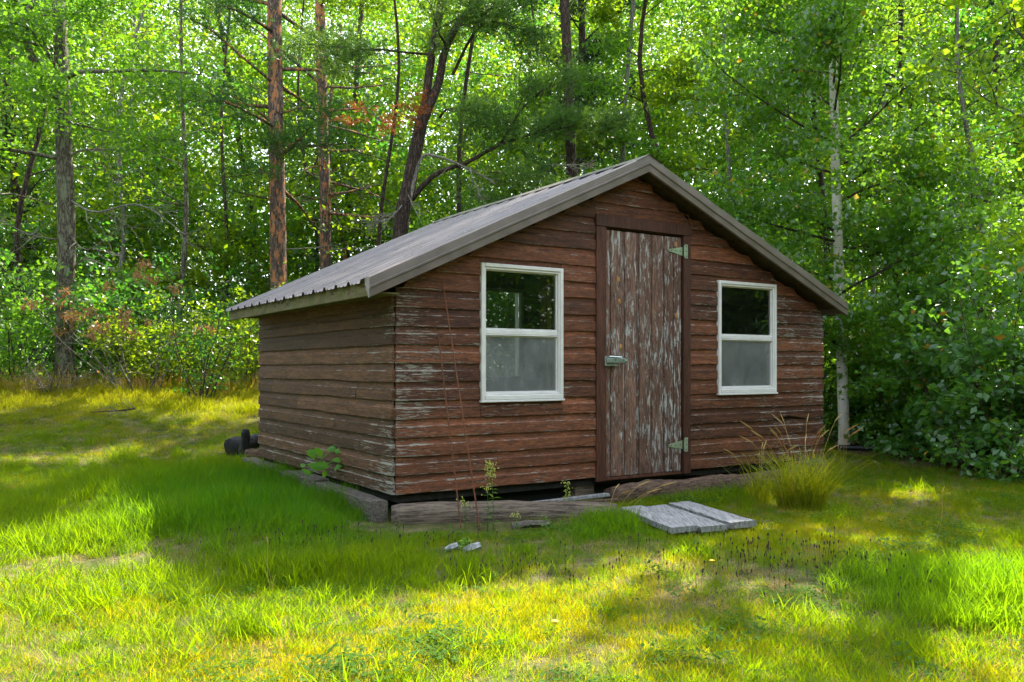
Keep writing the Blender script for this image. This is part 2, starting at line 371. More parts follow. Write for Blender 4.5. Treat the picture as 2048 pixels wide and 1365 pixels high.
# grass: colours vary by place (long lush tufts by the shed, straw patches, gold towards the wood, its sunlight painted in)
def grass_mat(name, a, b_, trans, tw=.42, place=True, lushcol=(.045, .135, .009), gold=(.25, .22, .012)):
    m, nt, b = mat(name); out = nt.nodes['Material Output']
    tc = N(nt, 'TexCoord'); oi = N(nt, 'ObjectInfo'); geo = N(nt, 'NewGeometry')
    n1 = noise(nt, geo.outputs['Position'], .9, 4, .6); n2 = noise(nt, geo.outputs['Position'], 4.5, 3, .6)
    f = math_(nt, 'ADD', math_(nt, 'MULTIPLY', n1, .7), math_(nt, 'ADD', math_(nt, 'MULTIPLY', n2, .35), math_(nt, 'MULTIPLY', oi.outputs['Random'], .16)))
    c = ramp(nt, f, [(.42, a), (.78, b_)])
    tcol = mix(nt, f, trans, tuple(x*y for x, y in zip(trans, (1.45, 1.0, .5))))
    if place:
        sp = N(nt, 'SeparateXYZ'); L(nt, geo.outputs['Position'], sp.inputs[0])
        def bell(cx, cy, sx, sy):
            q = math_(nt, 'ADD', math_(nt, 'POWER', math_(nt, 'DIVIDE', math_(nt, 'SUBTRACT', sp.outputs[0], cx), sx), 2),
                      math_(nt, 'POWER', math_(nt, 'DIVIDE', math_(nt, 'SUBTRACT', sp.outputs[1], cy), sy), 2))
            return math_(nt, 'SUBTRACT', 1, q, True)
        lush = math_(nt, 'MAXIMUM', bell(-1.4, 6.6, 1.7, 2.3), math_(nt, 'MAXIMUM', math_(nt, 'MULTIPLY', bell(.5, 5.0, .7, .7), .5), math_(nt, 'MULTIPLY', bell(2.0, 3.7, .9, .8), .45)))
        lush = math_(nt, 'MULTIPLY', math_(nt, 'MULTIPLY', lush, 1.3, True), ramp(nt, n2, [(.35, (.45,)*3), (.6, (1, 1, 1))]))
        c = mix(nt, lush, c, lushcol); tcol = mix(nt, lush, tcol, (.19, .50, .010))
        mr = N(nt, 'MapRange'); mr.inputs[1].default_value = 10.0; mr.inputs[2].default_value = 12.2
        L(nt, sp.outputs[1], mr.inputs[0])
        sun_gold_f = math_(nt, 'MULTIPLY', mr.outputs[0], .75)
        c = mix(nt, sun_gold_f, c, gold); tcol = mix(nt, sun_gold_f, tcol, (.66, .58, .01))
    L(nt, c, b.inputs['Base Color']); b.inputs['Roughness'].default_value = .5; b.inputs['Specular IOR Level'].default_value = .15
    t = N(nt, 'BsdfTranslucent'); L(nt, tcol, t.inputs[0])
    s = N(nt, 'MixShader'); s.inputs[0].default_value = tw
    L(nt, b.outputs[0], s.inputs[1]); L(nt, t.outputs[0], s.inputs[2]); L(nt, s.outputs[0], out.inputs[0])
    return m
M['grass'] = grass_mat('lawn_grass', (.050, .125, .004), (.13, .19, .005), (.26, .50, .004), .5)
M['grass_y'] = grass_mat('yellow_lawn_grass', (.10, .15, .005), (.22, .22, .007), (.47, .54, .004), .5)
M['straw'] = grass_mat('straw_grass', (.30, .25, .11), (.42, .34, .16), (.5, .40, .14), .35, False)
M['tallstraw'] = grass_mat('golden_stems', (.46, .36, .12), (.60, .48, .18), (.65, .42, .06), .4, False)
M['clump'] = grass_mat('clump_grass', (.08, .15, .012), (.16, .20, .014), (.38, .52, .012), .5, False)

m, nt, b = mat('ground_soil'); M['ground'] = m
geo = N(nt, 'NewGeometry'); sp = N(nt, 'SeparateXYZ'); L(nt, geo.outputs['Position'], sp.inputs[0])
n1 = noise(nt, geo.outputs['Position'], 6, 8, .7); n2 = noise(nt, geo.outputs['Position'], 40, 5, .7)
lawn = ramp(nt, n1, [(.35, (.045, .055, .016)), (.5, (.10, .10, .035)), (.68, (.20, .16, .09))])
litter = ramp(nt, n2, [(.35, (.03, .02, .012)), (.5, (.09, .055, .03)), (.66, (.17, .11, .06))])
wood_f = math_(nt, 'MULTIPLY', math_(nt, 'SUBTRACT', math_(nt, 'ADD', sp.outputs[0], math_(nt, 'MULTIPLY', sp.outputs[1], .28)), 6.6), 2, True)
wf2 = math_(nt, 'MULTIPLY', math_(nt, 'SUBTRACT', sp.outputs[1], 14.5), 1, True)
L(nt, mix(nt, math_(nt, 'MAXIMUM', wood_f, wf2), lawn, litter), b.inputs['Base Color'])
b.inputs['Roughness'].default_value = .95; b.inputs['Specular IOR Level'].default_value = .1
bump(nt, b, n2, .6, .03)

# ------------------------------------------------------------------ ground
xs = np.unique(np.concatenate([np.linspace(-12, 12, 161), np.linspace(-300, 300, 41)]))
ys = np.unique(np.concatenate([np.linspace(0, 24, 161), np.linspace(-100, 400, 41)]))
X, Y = np.meshgrid(xs, ys); Z = terrain(X, Y)
nx, ny = len(xs), len(ys); I = np.arange(nx*ny).reshape(ny, nx)
F = np.stack([I[:-1, :-1], I[:-1, 1:], I[1:, 1:], I[1:, :-1]], -1).reshape(-1, 4)
g = obj('ground', np.stack([X, Y, Z], -1).reshape(-1, 3), F, M['ground'], smooth=True); tag(g, kind='structure')

# ------------------------------------------------------------------ the shed
W_, D_ = 4.445, 3.04
ROWH, ZB = .1262, .15
UR, SLL, SLR = 2.10, .462, .424            # ridge position, pitch of the left and right slope
def fall(u): return SLL*(UR-u) if u < UR else SLR*(u-UR)
def zroof(u): return 2.525-fall(u)          # underside of the rake at the wall
shed = empty('shed', (PX, PY, 0), ANG)
tag(shed, 'weathered brown clapboard shed with a gabled bronze metal roof and a peeling door', 'shed')
WIN = [(.655, 1.375, .772, 1.752), (3.030, 3.768, .784, 1.758)]
DOOR = (1.695, 2.700, .12, 2.200)
def poly_prism(mb, prof, t0, t1, ax):               # extrude a (u,z) polygon across thickness
    n = len(prof); P = []
    for t in (t0, t1):
        for a, z in prof: P.append((a, t, z) if ax == 'f' else (t, a, z))
    fs = [tuple(range(n)), tuple(range(2*n-1, n-1, -1))]+[(i, (i+1) % n, n+(i+1) % n, n+i) for i in range(n)]
    mb.add(P, fs)
def gable_strip(mb, u0, u1, z0, y0, y1):            # wall piece from z0 up to the roof line
    us = [u0]+([UR] if u0 < UR < u1 else [])+[u1]
    poly_prism(mb, [(u0, z0), (u1, z0)]+[(u, zroof(u)-.01) for u in reversed(us)], y0, y1, 'f')
mb = MB(); T0, T1 = .020, .095
gable_strip(mb, .02, .655, .16, T0, T1)
poly_prism(mb, [(.656, .16), (1.374, .16), (1.374, .77), (.656, .77)], T0, T1, 'f'); gable_strip(mb, .656, 1.374, 1.754, T0, T1)
gable_strip(mb, 1.376, 1.80, .16, T0, T1); gable_strip(mb, 1.801, 2.606, 2.10, T0, T1); gable_strip(mb, 2.607, 3.029, .16, T0, T1)
poly_prism(mb, [(3.03, .16), (3.767, .16), (3.767, .782), (3.03, .782)], T0, T1, 'f'); gable_strip(mb, 3.031, 3.767, 1.76, T0, T1)
gable_strip(mb, 3.769, W_-.02, .16, T0, T1)
fw = mb.make('front_wall', M['inner'], shed)
mb = MB(); mb.box((.02, .096, .16), (.09, D_-.02, 1.52)); lw_ = mb.make('left_wall', M['inner'], shed)
mb = MB(); mb.box((W_-.09, .096, .16), (W_-.02, D_-.02, 1.52)); rw = mb.make('right_wall', M['inner'], shed)
mb = MB(); gable_strip(mb, .091, 2.24, .16, D_-.09, D_-.03); gable_strip(mb, 2.98, W_-.091, .16, D_-.09, D_-.03)
poly_prism(mb, [(2.241, .16), (2.979, .16), (2.979, .88), (2.241, .88)], D_-.09, D_-.03, 'f'); gable_strip(mb, 2.241, 2.979, 1.90, D_-.09, D_-.03)
bw = mb.make('back_wall', M['inner'], shed)

def board(parent, m, a0, a1, za, zb, row_z, ax='f', a0t=None, a1t=None, sag=1.0, notch=None, lift=0.0):
    """one lap board with a coved upper edge, slightly wavy; a = along the wall"""
    a0t = a0 if a0t is None else a0t; a1t = a1 if a1t is None else a1t
    n = max(2, int((a1-a0)/.22)); prof = []
    ph = random.uniform(0, 20); tw = random.uniform(-.002, .003)
    zs = [0, .005, .074, .082, .096, ROWH+.004]; os_ = [.0225, .0245, .0235, .0150, .0115, .0110]
    pr = [(z, o) for z, o in zip(zs, os_) if za-row_z-1e-6 <= z <= zb-row_z+1e-6]
    if not pr or pr[0][0] > za-row_z+.002: pr = [(za-row_z, .020 if za-row_z < .08 else .0112)]+pr
    if pr[-1][0] < zb-row_z-.002: pr.append((zb-row_z, .020 if zb-row_z < .085 else .0110))
    V = []; Fc = []; k = len(pr)
    for i in range(n+1):
        t = i/n; wav = (.0025*math.sin(ph+9*t*(a1-a0))+random.gauss(0, .0011))*sag
        for j, (z, o) in enumerate(pr):
            s = j/(k-1) if k > 1 else 0
            a = (a0+(a1-a0)*t)*(1-s)+(a0t+(a1t-a0t)*t)*s
            zz = row_z+z+(wav if j < 2 else 0)
            if notch and j < 2:
                q = (a-notch[0])/notch[1]
                if 0 < q < 1: zz += notch[2]*math.sin(math.pi*q**.6)
            oo = o+tw*(1-s)+(lift*(1-s))+random.gauss(0, .0006)
            V.append((a, -oo, zz) if ax == 'f' else (-oo, a, zz))
        V.append((V[-k][0], .018, V[-k][2]) if ax == 'f' else (.018, V[-k][1], V[-k][2]))   # under edge, back
    K = k+1
    for i in range(n):
        b0 = i*K; b1 = b0+K
        for j in range(k-1): Fc.append((b0+j, b1+j, b1+j+1, b0+j+1) if ax == 'f' else (b0+j, b0+j+1, b1+j+1, b1+j))
        Fc.append((b0+k, b1+k, b1, b0) if ax == 'f' else (b0+k, b0, b1, b1+k))
    Fc.append(tuple([0]+list(range(1, k+1)))); Fc.append(tuple(reversed([n*K+j for j in range(k+1)])))
    return obj('board', V, Fc, m, parent)
holes = WIN+[DOOR]
row = 0
while True:
    z0 = ZB+row*ROWH; z1 = z0+ROWH
    hb, ht = 2.525-z0, 2.525-min(z1, 2.52)
    if hb < .06: break
    ub0 = max(0.0, UR-hb/SLL); ub1 = min(W_, UR+hb/SLR); ut0 = max(0.0, UR-ht/SLL); ut1 = min(W_, UR+ht/SLR)
    cuts = [h for h in holes if h[2] < z1-.004 and h[3] > z0+.004]
    cuts.sort()
    a = ub0; at = ut0; segs = []
    for h in cuts:
        if a < h[0]-.02: segs.append((a, h[0]-.002, at if at < h[0]-.01 else h[0]-.006, h[0]-.002))
        if h[3] < z1-.015: 
            c0, c1 = max(h[0], ub0), min(h[1], ub1)
            segs.append((c0, c1, max(c0, ut0), min(c1, ut1), h[3]+.002, z1))
        if h[2] > z0+.015: segs.append((h[0], h[1], None, None, z0, h[2]-.002))
        a = h[1]+.002; at = max(a, ut0)
    if a < ub1-.02: segs.append((a, ub1, at, ut1))
    for s in segs:
        if len(s) == 6: board(fw, M['front'], s[0], s[1], s[4], s[5], z0, 'f', s[2], s[3])
        else:
            L_ = s[1]-s[0]; notch = (3.80, .42, .034) if row == 3 and s[0] > 2.6 else None
            if L_ > 2.4 and row in (16, 17): 
                c = s[0]+L_*random.uniform(.35, .65)
                board(fw, M['front'], s[0], c-.0012, z0, z1, z0, 'f', s[2], c-.0012); board(fw, M['front'], c+.0012, s[1], z0, z1, z0, 'f', c+.0012, s[3])
            else: board(fw, M['front'], s[0], s[1], z0, z1, z0, 'f', s[2], s[3], notch=notch)
    row += 1
JOINT = {0: [], 1: [], 2: [1.55], 3: [1.05], 4: [1.9], 5: [.62, 2.6], 6: [2.2], 7: [1.5], 8: [], 9: [.55], 10: [.62]}
for row in range(11):
    z0 = ZB+row*ROWH; z1 = min(z0+ROWH, 1.515)
    js = [0]+JOINT.get(row, [])+[D_]
    for i in range(len(js)-1):
        nt_ = (random.uniform(.6, 1.6), .7, .008) if row in (4, 5, 6) else None
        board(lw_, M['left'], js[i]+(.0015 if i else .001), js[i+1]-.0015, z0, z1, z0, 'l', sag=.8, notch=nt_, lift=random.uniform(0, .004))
mb = MB(); mb.bbox((-.024, -.024, .145), (-.012, -.003, 1.50), .002)
# right and back walls: plain clad sheets with real laps
for w_, nm in ((rw, 'r'), (bw, 'b')):
    for row in range(11 if nm == 'r' else 18):
        z0 = ZB+row*ROWH; z1 = z0+ROWH
        if nm == 'r':
            V = [(W_+.019, 0, z0), (W_+.019, D_, z0), (W_+.005, D_, min(z1, 1.515)), (W_+.005, 0, min(z1, 1.515)), (W_-.018, 0, z0), (W_-.018, D_, z0)]
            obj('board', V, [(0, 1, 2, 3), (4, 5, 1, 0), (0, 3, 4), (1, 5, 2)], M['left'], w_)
        else:
            hb = 2.51-z1; u0 = max(0, UR-hb/SLL); u1 = min(W_, UR+hb/SLR)
            parts = [(u0, u1)] if z1 < .88 or z0 > 1.9 else [(u0, min(2.24, u1)), (max(2.98, u0), u1)]
            for (p, q) in parts:
                if q-p > .05: obj('board', [(p, D_+.019, z0), (q, D_+.019, z0), (q, D_+.005, z1), (p, D_+.005, z1), (p, D_-.028, z0), (q, D_-.028, z0)],
                                  [(1, 0, 3, 2), (5, 4, 0, 1), (0, 4, 3), (1, 2, 5)], M['left'], w_)
# floor frame, skirt and blocks under the shed
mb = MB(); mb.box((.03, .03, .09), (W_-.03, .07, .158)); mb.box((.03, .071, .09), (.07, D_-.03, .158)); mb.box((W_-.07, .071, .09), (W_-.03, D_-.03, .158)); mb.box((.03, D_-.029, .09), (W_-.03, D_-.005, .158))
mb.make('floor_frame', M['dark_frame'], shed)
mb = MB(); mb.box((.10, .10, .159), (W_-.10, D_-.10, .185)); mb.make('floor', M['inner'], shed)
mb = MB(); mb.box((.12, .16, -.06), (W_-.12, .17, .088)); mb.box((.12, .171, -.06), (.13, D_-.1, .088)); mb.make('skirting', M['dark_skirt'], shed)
for (u, b_) in ((.35, .05), (1.55, .05), (2.9, .06), (.05, 1.4), (.05, 2.6)):
    mb = MB(); mb.bbox((u, b_, -.06), (u+.19, b_+.09, .088), .006); mb.make('support_block', M['dark_frame'] if u < 1 else M['logwood'], shed)
mb = MB(); mb.bbox((4.02, -.10, -.05), (4.40, .10, .142), .01); o = mb.make('corner_block', M['greywood'], shed)

# windows
def window(w, name):
    u0, u1, z0, z1 = w; d0 = -.040
    fr = MB(); t = .028
    fr.bbox((u0, d0, z0), (u0+t, .03, z1)); fr.bbox((u1-t, d0, z0), (u1, .03, z1))
    fr.bbox((u0+t, d0, z1-t), (u1-t, .03, z1)); fr.bbox((u0+t, d0-.006, z0), (u1-t, .03, z0+t+.006))
    win = fr.make(name, M['vinyl'], shed)
    i0, i1, j0, j1 = u0+t, u1-t, z0+t+.006, z1-t
    st = MB(); s = .030                                     # inner stepped moulding
    st.bbox((i0, d0+.010, j0), (i0+.014, .02, j1), .003); st.bbox((i1-.014, d0+.010, j0), (i1, .02, j1), .003)
    st.bbox((i0+.014, d0+.010, j1-.016), (i1-.014, .02, j1), .003); st.bbox((i0+.014, d0+.010, j0), (i1-.014, .02, j0+.018), .003)
    st.make('stop_moulding', M['vinyl'], win)
    zm = z0+(z1-z0)*.50
    k0, k1, l0, l1 = i0+.014, i1-.014, j0+.018, j1-.016
    sh = MB(); sh.bbox((k0, d0+.016, zm-.018), (k1, .01, zm+.018), .005); sh.bbox((k0, d0+.012, zm-.026), (k1, .008, zm-.019), .002)
    sh.make('meeting_rail', M['vinyl'], win)
    for (a, b_) in ((zm+.019, l1), (l0, zm-.027)):
        p = MB(); p.bbox((k0, d0+.028, a), (k0+.010, .012, b_), .002); p.bbox((k1-.010, d0+.028, a), (k1, .012, b_), .002)
        p.bbox((k0+.010, d0+.028, b_-.008), (k1-.010, .012, b_), .002); p.bbox((k0+.010, d0+.028, a), (k1-.010, .012, a+.008), .002)
        p.make('sash', M['vinyl'], win)
    mb = MB(); mb.box((k0+.008, -.001, zm+.02), (k1-.008, .003, l1-.006)); mb.make('pane', M['glass'], win)
    mb = MB(); mb.box((k0+.008, .004, l0+.006), (k1-.008, .008, zm-.028)); mb.make('pane', M['glass'], win)
    mb = MB(); mb.add([(k0+.008, -.009, l0+.006), (k1-.008, -.009, l0+.006), (k1-.008, -.009, zm-.028), (k0+.008, -.009, zm-.028)], [(0, 1, 2, 3)])
    o = mb.make('insect_screen', M['screen'], win)
    mb = MB(); mb.bbox((u0-.006, d0-.010, z0-.016), (u1+.006, -.001, z0-.001), .003); mb.make('sill_strip', M['vinyl'], win)
    return win
w1 = window(WIN[0], 'window'); w1['label'] = 'larger looking white window left of the door, green daylight seen through it'
w2 = window(WIN[1], 'window'); w2['label'] = 'white window right of the door with pale plywood behind its screen'
mb = MB()
for a, b_ in (((2.24, D_-.12, .88), (2.27, D_+.02, 1.9)), ((2.95, D_-.12, .88), (2.98, D_+.02, 1.9)), ((2.271, D_-.12, 1.87), (2.949, D_+.02, 1.9)), ((2.271, D_-.12, .88), (2.949, D_+.02, .91)), ((2.271, D_-.10, 1.38), (2.949, D_, 1.41))): mb.bbox(a, b_)
w3 = mb.make('window', M['vinyl'], shed); w3['label'] = 'back window of the shed seen through the front one'
mb = MB(); mb.box((2.27, D_-.06, .91), (2.95, D_-.055, 1.38)); mb.make('pane', M['glass'], w3)
mb = MB(); mb.box((2.27, D_-.06, 1.41), (2.95, D_-.055, 1.87)); mb.make('pane', M['glass'], w3)
for u, m_ in ((1.385, 'stud'), (3.70, 'stud')):
    mb = MB(); mb.bbox((u-.065, .10, .186), (u-.025, .19, 1.95 if u < 2 else 1.80)); mb.make('wall_stud', M[m_], shed)
mb = MB(); mb.bbox((3.0, .24, .30), (3.66, .252, 1.275)); mb.make('plywood_panel', M['plywood'], shed)
mb = MB(); mb.bbox((3.36, .16, .845), (3.64, .22, .925), .002); mb.make('inner_box', M['vinyl'], shed)

# door casing and door
dc = MB(); dc.bbox((DOOR[0], -.036, .118), (DOOR[0]+.098, -.004, 2.106), .003)
df = dc.make('door_frame', M['jamb'], shed)
mb = MB(); mb.bbox((2.618, -.036, .118), (2.700, -.004, 2.106), .003); mb.make('jamb', M['jamb'], df)
mb = MB(); mb.bbox((DOOR[0]-.006, -.040, 2.108), (2.706, -.004, 2.200), .003); mb.make('lintel', M['jamb'], df)
mb = MB(); mb.bbox((DOOR[0]+.099, -.020, .118), (2.617, .03, .142), .003); mb.make('threshold', M['jamb'], df)
mb = MB(); mb.box((1.805, .012, .15), (2.607, .03, 2.086)); door = mb.make('door', M['dark_frame'], shed)
door['label'] = 'peeling door of vertical boards with white paint showing through'
edges = [1.806, 1.848, 1.972, 1.995, 2.115, 2.145, 2.262, 2.285, 2.395, 2.415, 2.517, 2.606]
for i in range(len(edges)-1):
    a, b_ = edges[i], edges[i+1]; narrow = b_-a < .05
    mb = MB(); o = -.012 if narrow else -.019
    mb.bbox((a+.0015, o+random.uniform(-.001, .001), .146), (b_-.0015, .011, 2.088), .004); mb.make('plank', M['doorp'], door)
def hinge(z):
    h = MB(); h.bbox((2.622, -.043, z-.058), (2.658, -.0365, z+.058), .0015)
    hp = h.make('hinge', M['hinge'], door)
    s = MB(); y0, y1 = -.0265, -.0205
    s.add([(2.612, y0, z-.036), (2.612, y0, z+.036), (2.455, y0, z+.008), (2.455, y0, z-.008), (2.612, y1, z-.036), (2.612, y1, z+.036), (2.455, y1, z+.008), (2.455, y1, z-.008)],
          [(0, 1, 2, 3), (7, 6, 5, 4), (0, 4, 5, 1), (1, 5, 6, 2), (2, 6, 7, 3), (3, 7, 4, 0)])
    s.make('strap', M['hinge'], hp)
    s = MB(); s.tube([(2.617, -.043, z-.045), (2.617, -.043, z+.045)], .006, 8); s.make('pin', M['hinge'], hp)
    s = MB()
    for (u, zz, y) in ((2.64, z+.04, -.044), (2.64, z, -.044), (2.64, z-.04, -.044), (2.585, z, -.0275), (2.535, z, -.0275), (2.485, z, -.0275)):
        s.tube([(u, y+.003, zz), (u, y-.001, zz)], .005, 8)
    s.make('screw_heads', M['screw'], hp)
hinge(1.975); hinge(.362)
h = MB(); h.bbox((1.772, -.044, 1.02), (1.792, -.037, 1.095), .002); h.bbox((1.812, -.030, 1.022), (1.872, -.024, 1.092), .002); h.bbox((1.775, -.052, 1.018), (1.905, -.046, 1.030), .002)
hp = h.make('hasp', M['hasp'], door)
h = MB(); h.bbox((1.780, -.062, 1.042), (1.965, -.052, 1.078), .004); h.tube([(1.80, -.058, 1.092), (1.93, -.058, 1.086)], .006, 6); h.tube([(1.955, -.058, 1.060), (1.975, -.058, 1.060)], .014, 10)
h.make('hasp_strap', M['hasp'], hp)
h = MB(); h.tube([(1.86, -.052, 1.078), (1.86, -.080, 1.078), (1.86, -.080, 1.045), (1.86, -.052, 1.045)], .005, 6); h.make('staple', M['hasp'], hp)
for (u, z) in ((1.925, 1.705), (1.935, 1.53), (2.545, 2.03), (1.95, 1.17), (2.55, 1.44)):
    V, Fk = tube([(u, -.020, z), (u, -.0232, z)], [.016, .010], 9)
    V = [(x, y, z+(zz-z)*1.4) for x, y, zz in V]; obj('knot', V, Fk, M['resin'], door)

# roof: deck, ribbed panels, ridge cap, rake trim, fascia
OF, OB, OE = .19, .22, .27                          # overhang front, back, eaves
def rp(s, u, dz=0):                                 # point on roof top plane at horizontal u from the left eave (s=0) or right (s=1)
    return u
RT = 2.655
def ztop(u): return RT-fall(u)
mb = MB()
for s in (0, 1):
    e = -.25 if s == 0 else W_+.105
    a, b_ = (e, UR) if s == 0 else (UR, e)
    zs = [ztop(a)-.055, ztop(b_)-.055, ztop(b_)-.018, ztop(a)-.018]
    V = [(x, y, z) for y in (-OF+.03, D_+OB-.03) for x, z in zip((a, b_, b_, a), zs)]
    mb.add(V, [(0, 1, 2, 3), (7, 6, 5, 4), (0, 4, 5, 1), (1, 5, 6, 2), (2, 6, 7, 3), (3, 7, 4, 0)])
roof = mb.make('roof', M['inner'], shed)
def panel(s, y0, y1):
    e = -.285 if s == 0 else W_+.130
    prof = []; P = .223; y = y0
    base = [(0, .024), (.016, .024), (.034, 0), (.078, 0), (.086, .007), (.096, .007), (.104, 0), (.146, 0), (.154, .007), (.164, .007), (.172, 0), (.190, 0), (.208, .024)]
    k = 0
    while y < y1-1e-6:
        for dy, dz in base:
            if y+dy <= y1: prof.append((y+dy, dz))
        y += P; k += 1
    prof.append((y1, .019))
    us = [e, (e+UR)/2, UR]; V = []; n = len(prof)
    for u in us:
        for (yy, dz) in prof: V.append((u, yy, ztop(u)+dz-.004+(random.gauss(0, .0006))))
    V += [(e, yy, ztop(e)+dz-.016) for (yy, dz) in prof]
    F_ = [(i*n+j, i*n+j+1, (i+1)*n+j+1, (i+1)*n+j) if s == 0 else (i*n+j, (i+1)*n+j, (i+1)*n+j+1, i*n+j+1) for i in range(2) for j in range(n-1)]
    o = obj('roof_panel', V[:3*n], F_, M['roof'], roof)
    return o
yy = -OF+.085
for s in (0, 1):
    y = yy
    for k in range(4):
        y1 = min(y+.223*4, D_+OB) if k < 3 else D_+OB
        panel(s, y, y1-(.0 if k == 3 else .0005)); y = y1
mb = MB()                                          # screw heads along ribs near eave
for k in range(14):
    for u in (-.20, .6, 1.5):
        y = yy+.223*k+.007
        mb.tube([(u, y, ztop(u)+.014), (u, y, ztop(u)+.021)], .006, 6)
mb.make('roof_screws', M['screw'], roof)['kind'] = 'stuff'
V = []; 
for y in np.linspace(-OF-.01, D_+OB+.01, 9):
    w = random.gauss(0, .002)
    V += [(UR-.13, y, ztop(UR-.13)+.024), (UR-.045, y, ztop(UR-.045)+.027+w), (UR, y, ztop(UR)+.030+w), (UR+.045, y, ztop(UR+.045)+.027+w), (UR+.13, y, ztop(UR+.13)+.024)]
obj('ridge_cap', V, [(i*5+j, i*5+j+1, i*5+j+6, i*5+j+5) for i in range(8) for j in range(4)], M['roof'], roof)
def rake(s, yf, sg):                               # folded trim over the gable edge; sg=-1 front
    e = -.268 if s == 0 else W_+.135
    prof = [(sg*-.095, .024), (sg*-.012, .026), (0, .018), (sg*.004, -.035), (sg*.010, -.040), (sg*.010, -.052), (sg*.002, -.058), (sg*.002, -.108), (sg*-.014, -.114)]
    n = 15; V = []
    for i in range(n):
        u = e+(UR-e)*i/(n-1)
        w = random.gauss(0, .0018)
        for j, (dy, dz) in enumerate(prof): V.append((u, yf+dy, ztop(u)+dz+(w if 0 < j < 6 else 0)))
    K = len(prof)
    F_ = [(i*K+j, (i+1)*K+j, (i+1)*K+j+1, i*K+j+1) for i in range(n-1) for j in range(K-1)]
    F_.append(tuple(range(K)))
    o = obj('rake_trim', V, F_, M['trim'], roof); return o
for s in (0, 1): rake(s, -OF, -1)
rake(1, D_+OB, 1)
mb = MB(); mb.bbox((-.255, -OF+.03, ztop(-.25)-.105), (-.232, D_+OB-.03, ztop(-.25)-.012), .003); mb.make('fascia', M['fascia'], roof)
mb = MB(); mb.bbox((W_+.092, -OF+.03, ztop(W_+.11)-.105), (W_+.112, D_+OB-.03, ztop(W_+.11)-.016), .003); mb.make('fascia', M['trim'], roof)
mb = MB(); mb.box((-.231, -.13, 1.485), (-.026, D_+.1, 1.497)); mb.make('soffit', M['fascia'], roof)
for k in range(2):                                 # barge boards behind the rake trim
    for s in ((0, 1) if k == 0 else (1,)):
        u0, u1 = ((-.23, UR) if s == 0 else (UR, W_+.09)); y0, y1 = ((-OF+.005, -OF+.028) if k == 0 else (D_+OB-.028, D_+OB-.005))
        V = [(u, y, ztop(u)+dz) for y in (y0, y1) for u, dz in ((u0, -.104), (u1, -.104), (u1, -.02), (u0, -.02))]
        obj('barge_board', V, [(0, 1, 2, 3), (7, 6, 5, 4), (0, 4, 5, 1), (1, 5, 6, 2), (2, 6, 7, 3), (3, 7, 4, 0)], M['trim'], roof)

# ------------------------------------------------------------------ things round the shed
def rod(base, top, label):
    V, F_ = tube([base, top], .0045, 7); rings = MB(); rings.add(V, F_)
    a, b_ = Vector(base), Vector(top); n = 60; d = (b_-a).normalized()
    for i in range(n):
        p = a.lerp(b_, (i+.5)/n); rings.tube([p-d*.003, p+d*.003], .0062, 7)
    o = rings.make('iron_rod', M['rust']); tag(o, label, 'rod', 'rusty rods leaning on the shed')
t1 = local(.310, -.034, 1.235); t2 = local(.341, -.034, 1.614)
rod((-.32, 5.52, -.10), t1, 'shorter rusty iron rod leaning on the shed front, left one of the pair')
rod((-.185, 5.34, -.10), t2, 'longer rusty iron rod leaning on the shed front up near the roof edge')

def log(name, p0, p1, r0, r1, m, label, cat, n=16, k=14, wob=.05, bend=(0, 0, 0), flat=1.0, group=None, parent=None):
    p0, p1 = Vector(p0), Vector(p1); d = p1-p0; Ln = d.length
    q = d.to_track_quat('X', 'Z'); V = []; F_ = []
    ph = [random.uniform(0, 6) for _ in range(4)]
    for i in range(n):
        t = i/(n-1); c = Vector((t*Ln, 0, 0)); r = r0+(r1-r0)*t; off = Vector(bend)*math.sin(math.pi*t)
        endk = .86 if i in (0, n-1) else 1
        for j in range(k):
            a = 2*math.pi*j/k
            rr = r*endk*(1+wob*math.sin(3*a+ph[0]+2*t)+wob*.7*math.sin(7*t*3+ph[1]+a)+random.gauss(0, wob*.35))
            V.append(c+Vector((random.gauss(0, .004) if i in (0, n-1) else 0, rr*math.cos(a), rr*flat*math.sin(a)))+off)
    for i in range(n-1):
        for j in range(k): F_.append((i*k+j, (i+1)*k+j, (i+1)*k+(j+1) % k, i*k+(j+1) % k))
    F_.append(tuple(range(k))); F_.append(tuple((n-1)*k+j for j in reversed(range(k))))
    o = obj(name, V, F_, m, parent, smooth=True); o.location = p0; o.rotation_mode = 'QUATERNION'; o.rotation_quaternion = q
    if label: tag(o, label, cat, group)
    return o
log('log', (-.80, 5.69, .005), (.72, 5.93, -.005), .100, .074, M['logwood'], 'long barkless grey log lying along the left half of the shed front', 'log', 26, 18, .05, (0, 0, .012))
log('log', (.74, 6.50, .035), (2.75, 7.66, .035), .085, .075, M['rotlog'], 'rotten crumbling brown log lying under the door and right window', 'log', 40, 16, .13)
b0, b1 = Vector((-.88, 5.70, 0)), Vector((-2.62, 8.55, 0))
cuts = [0, .50, .68, .93, 1.0]
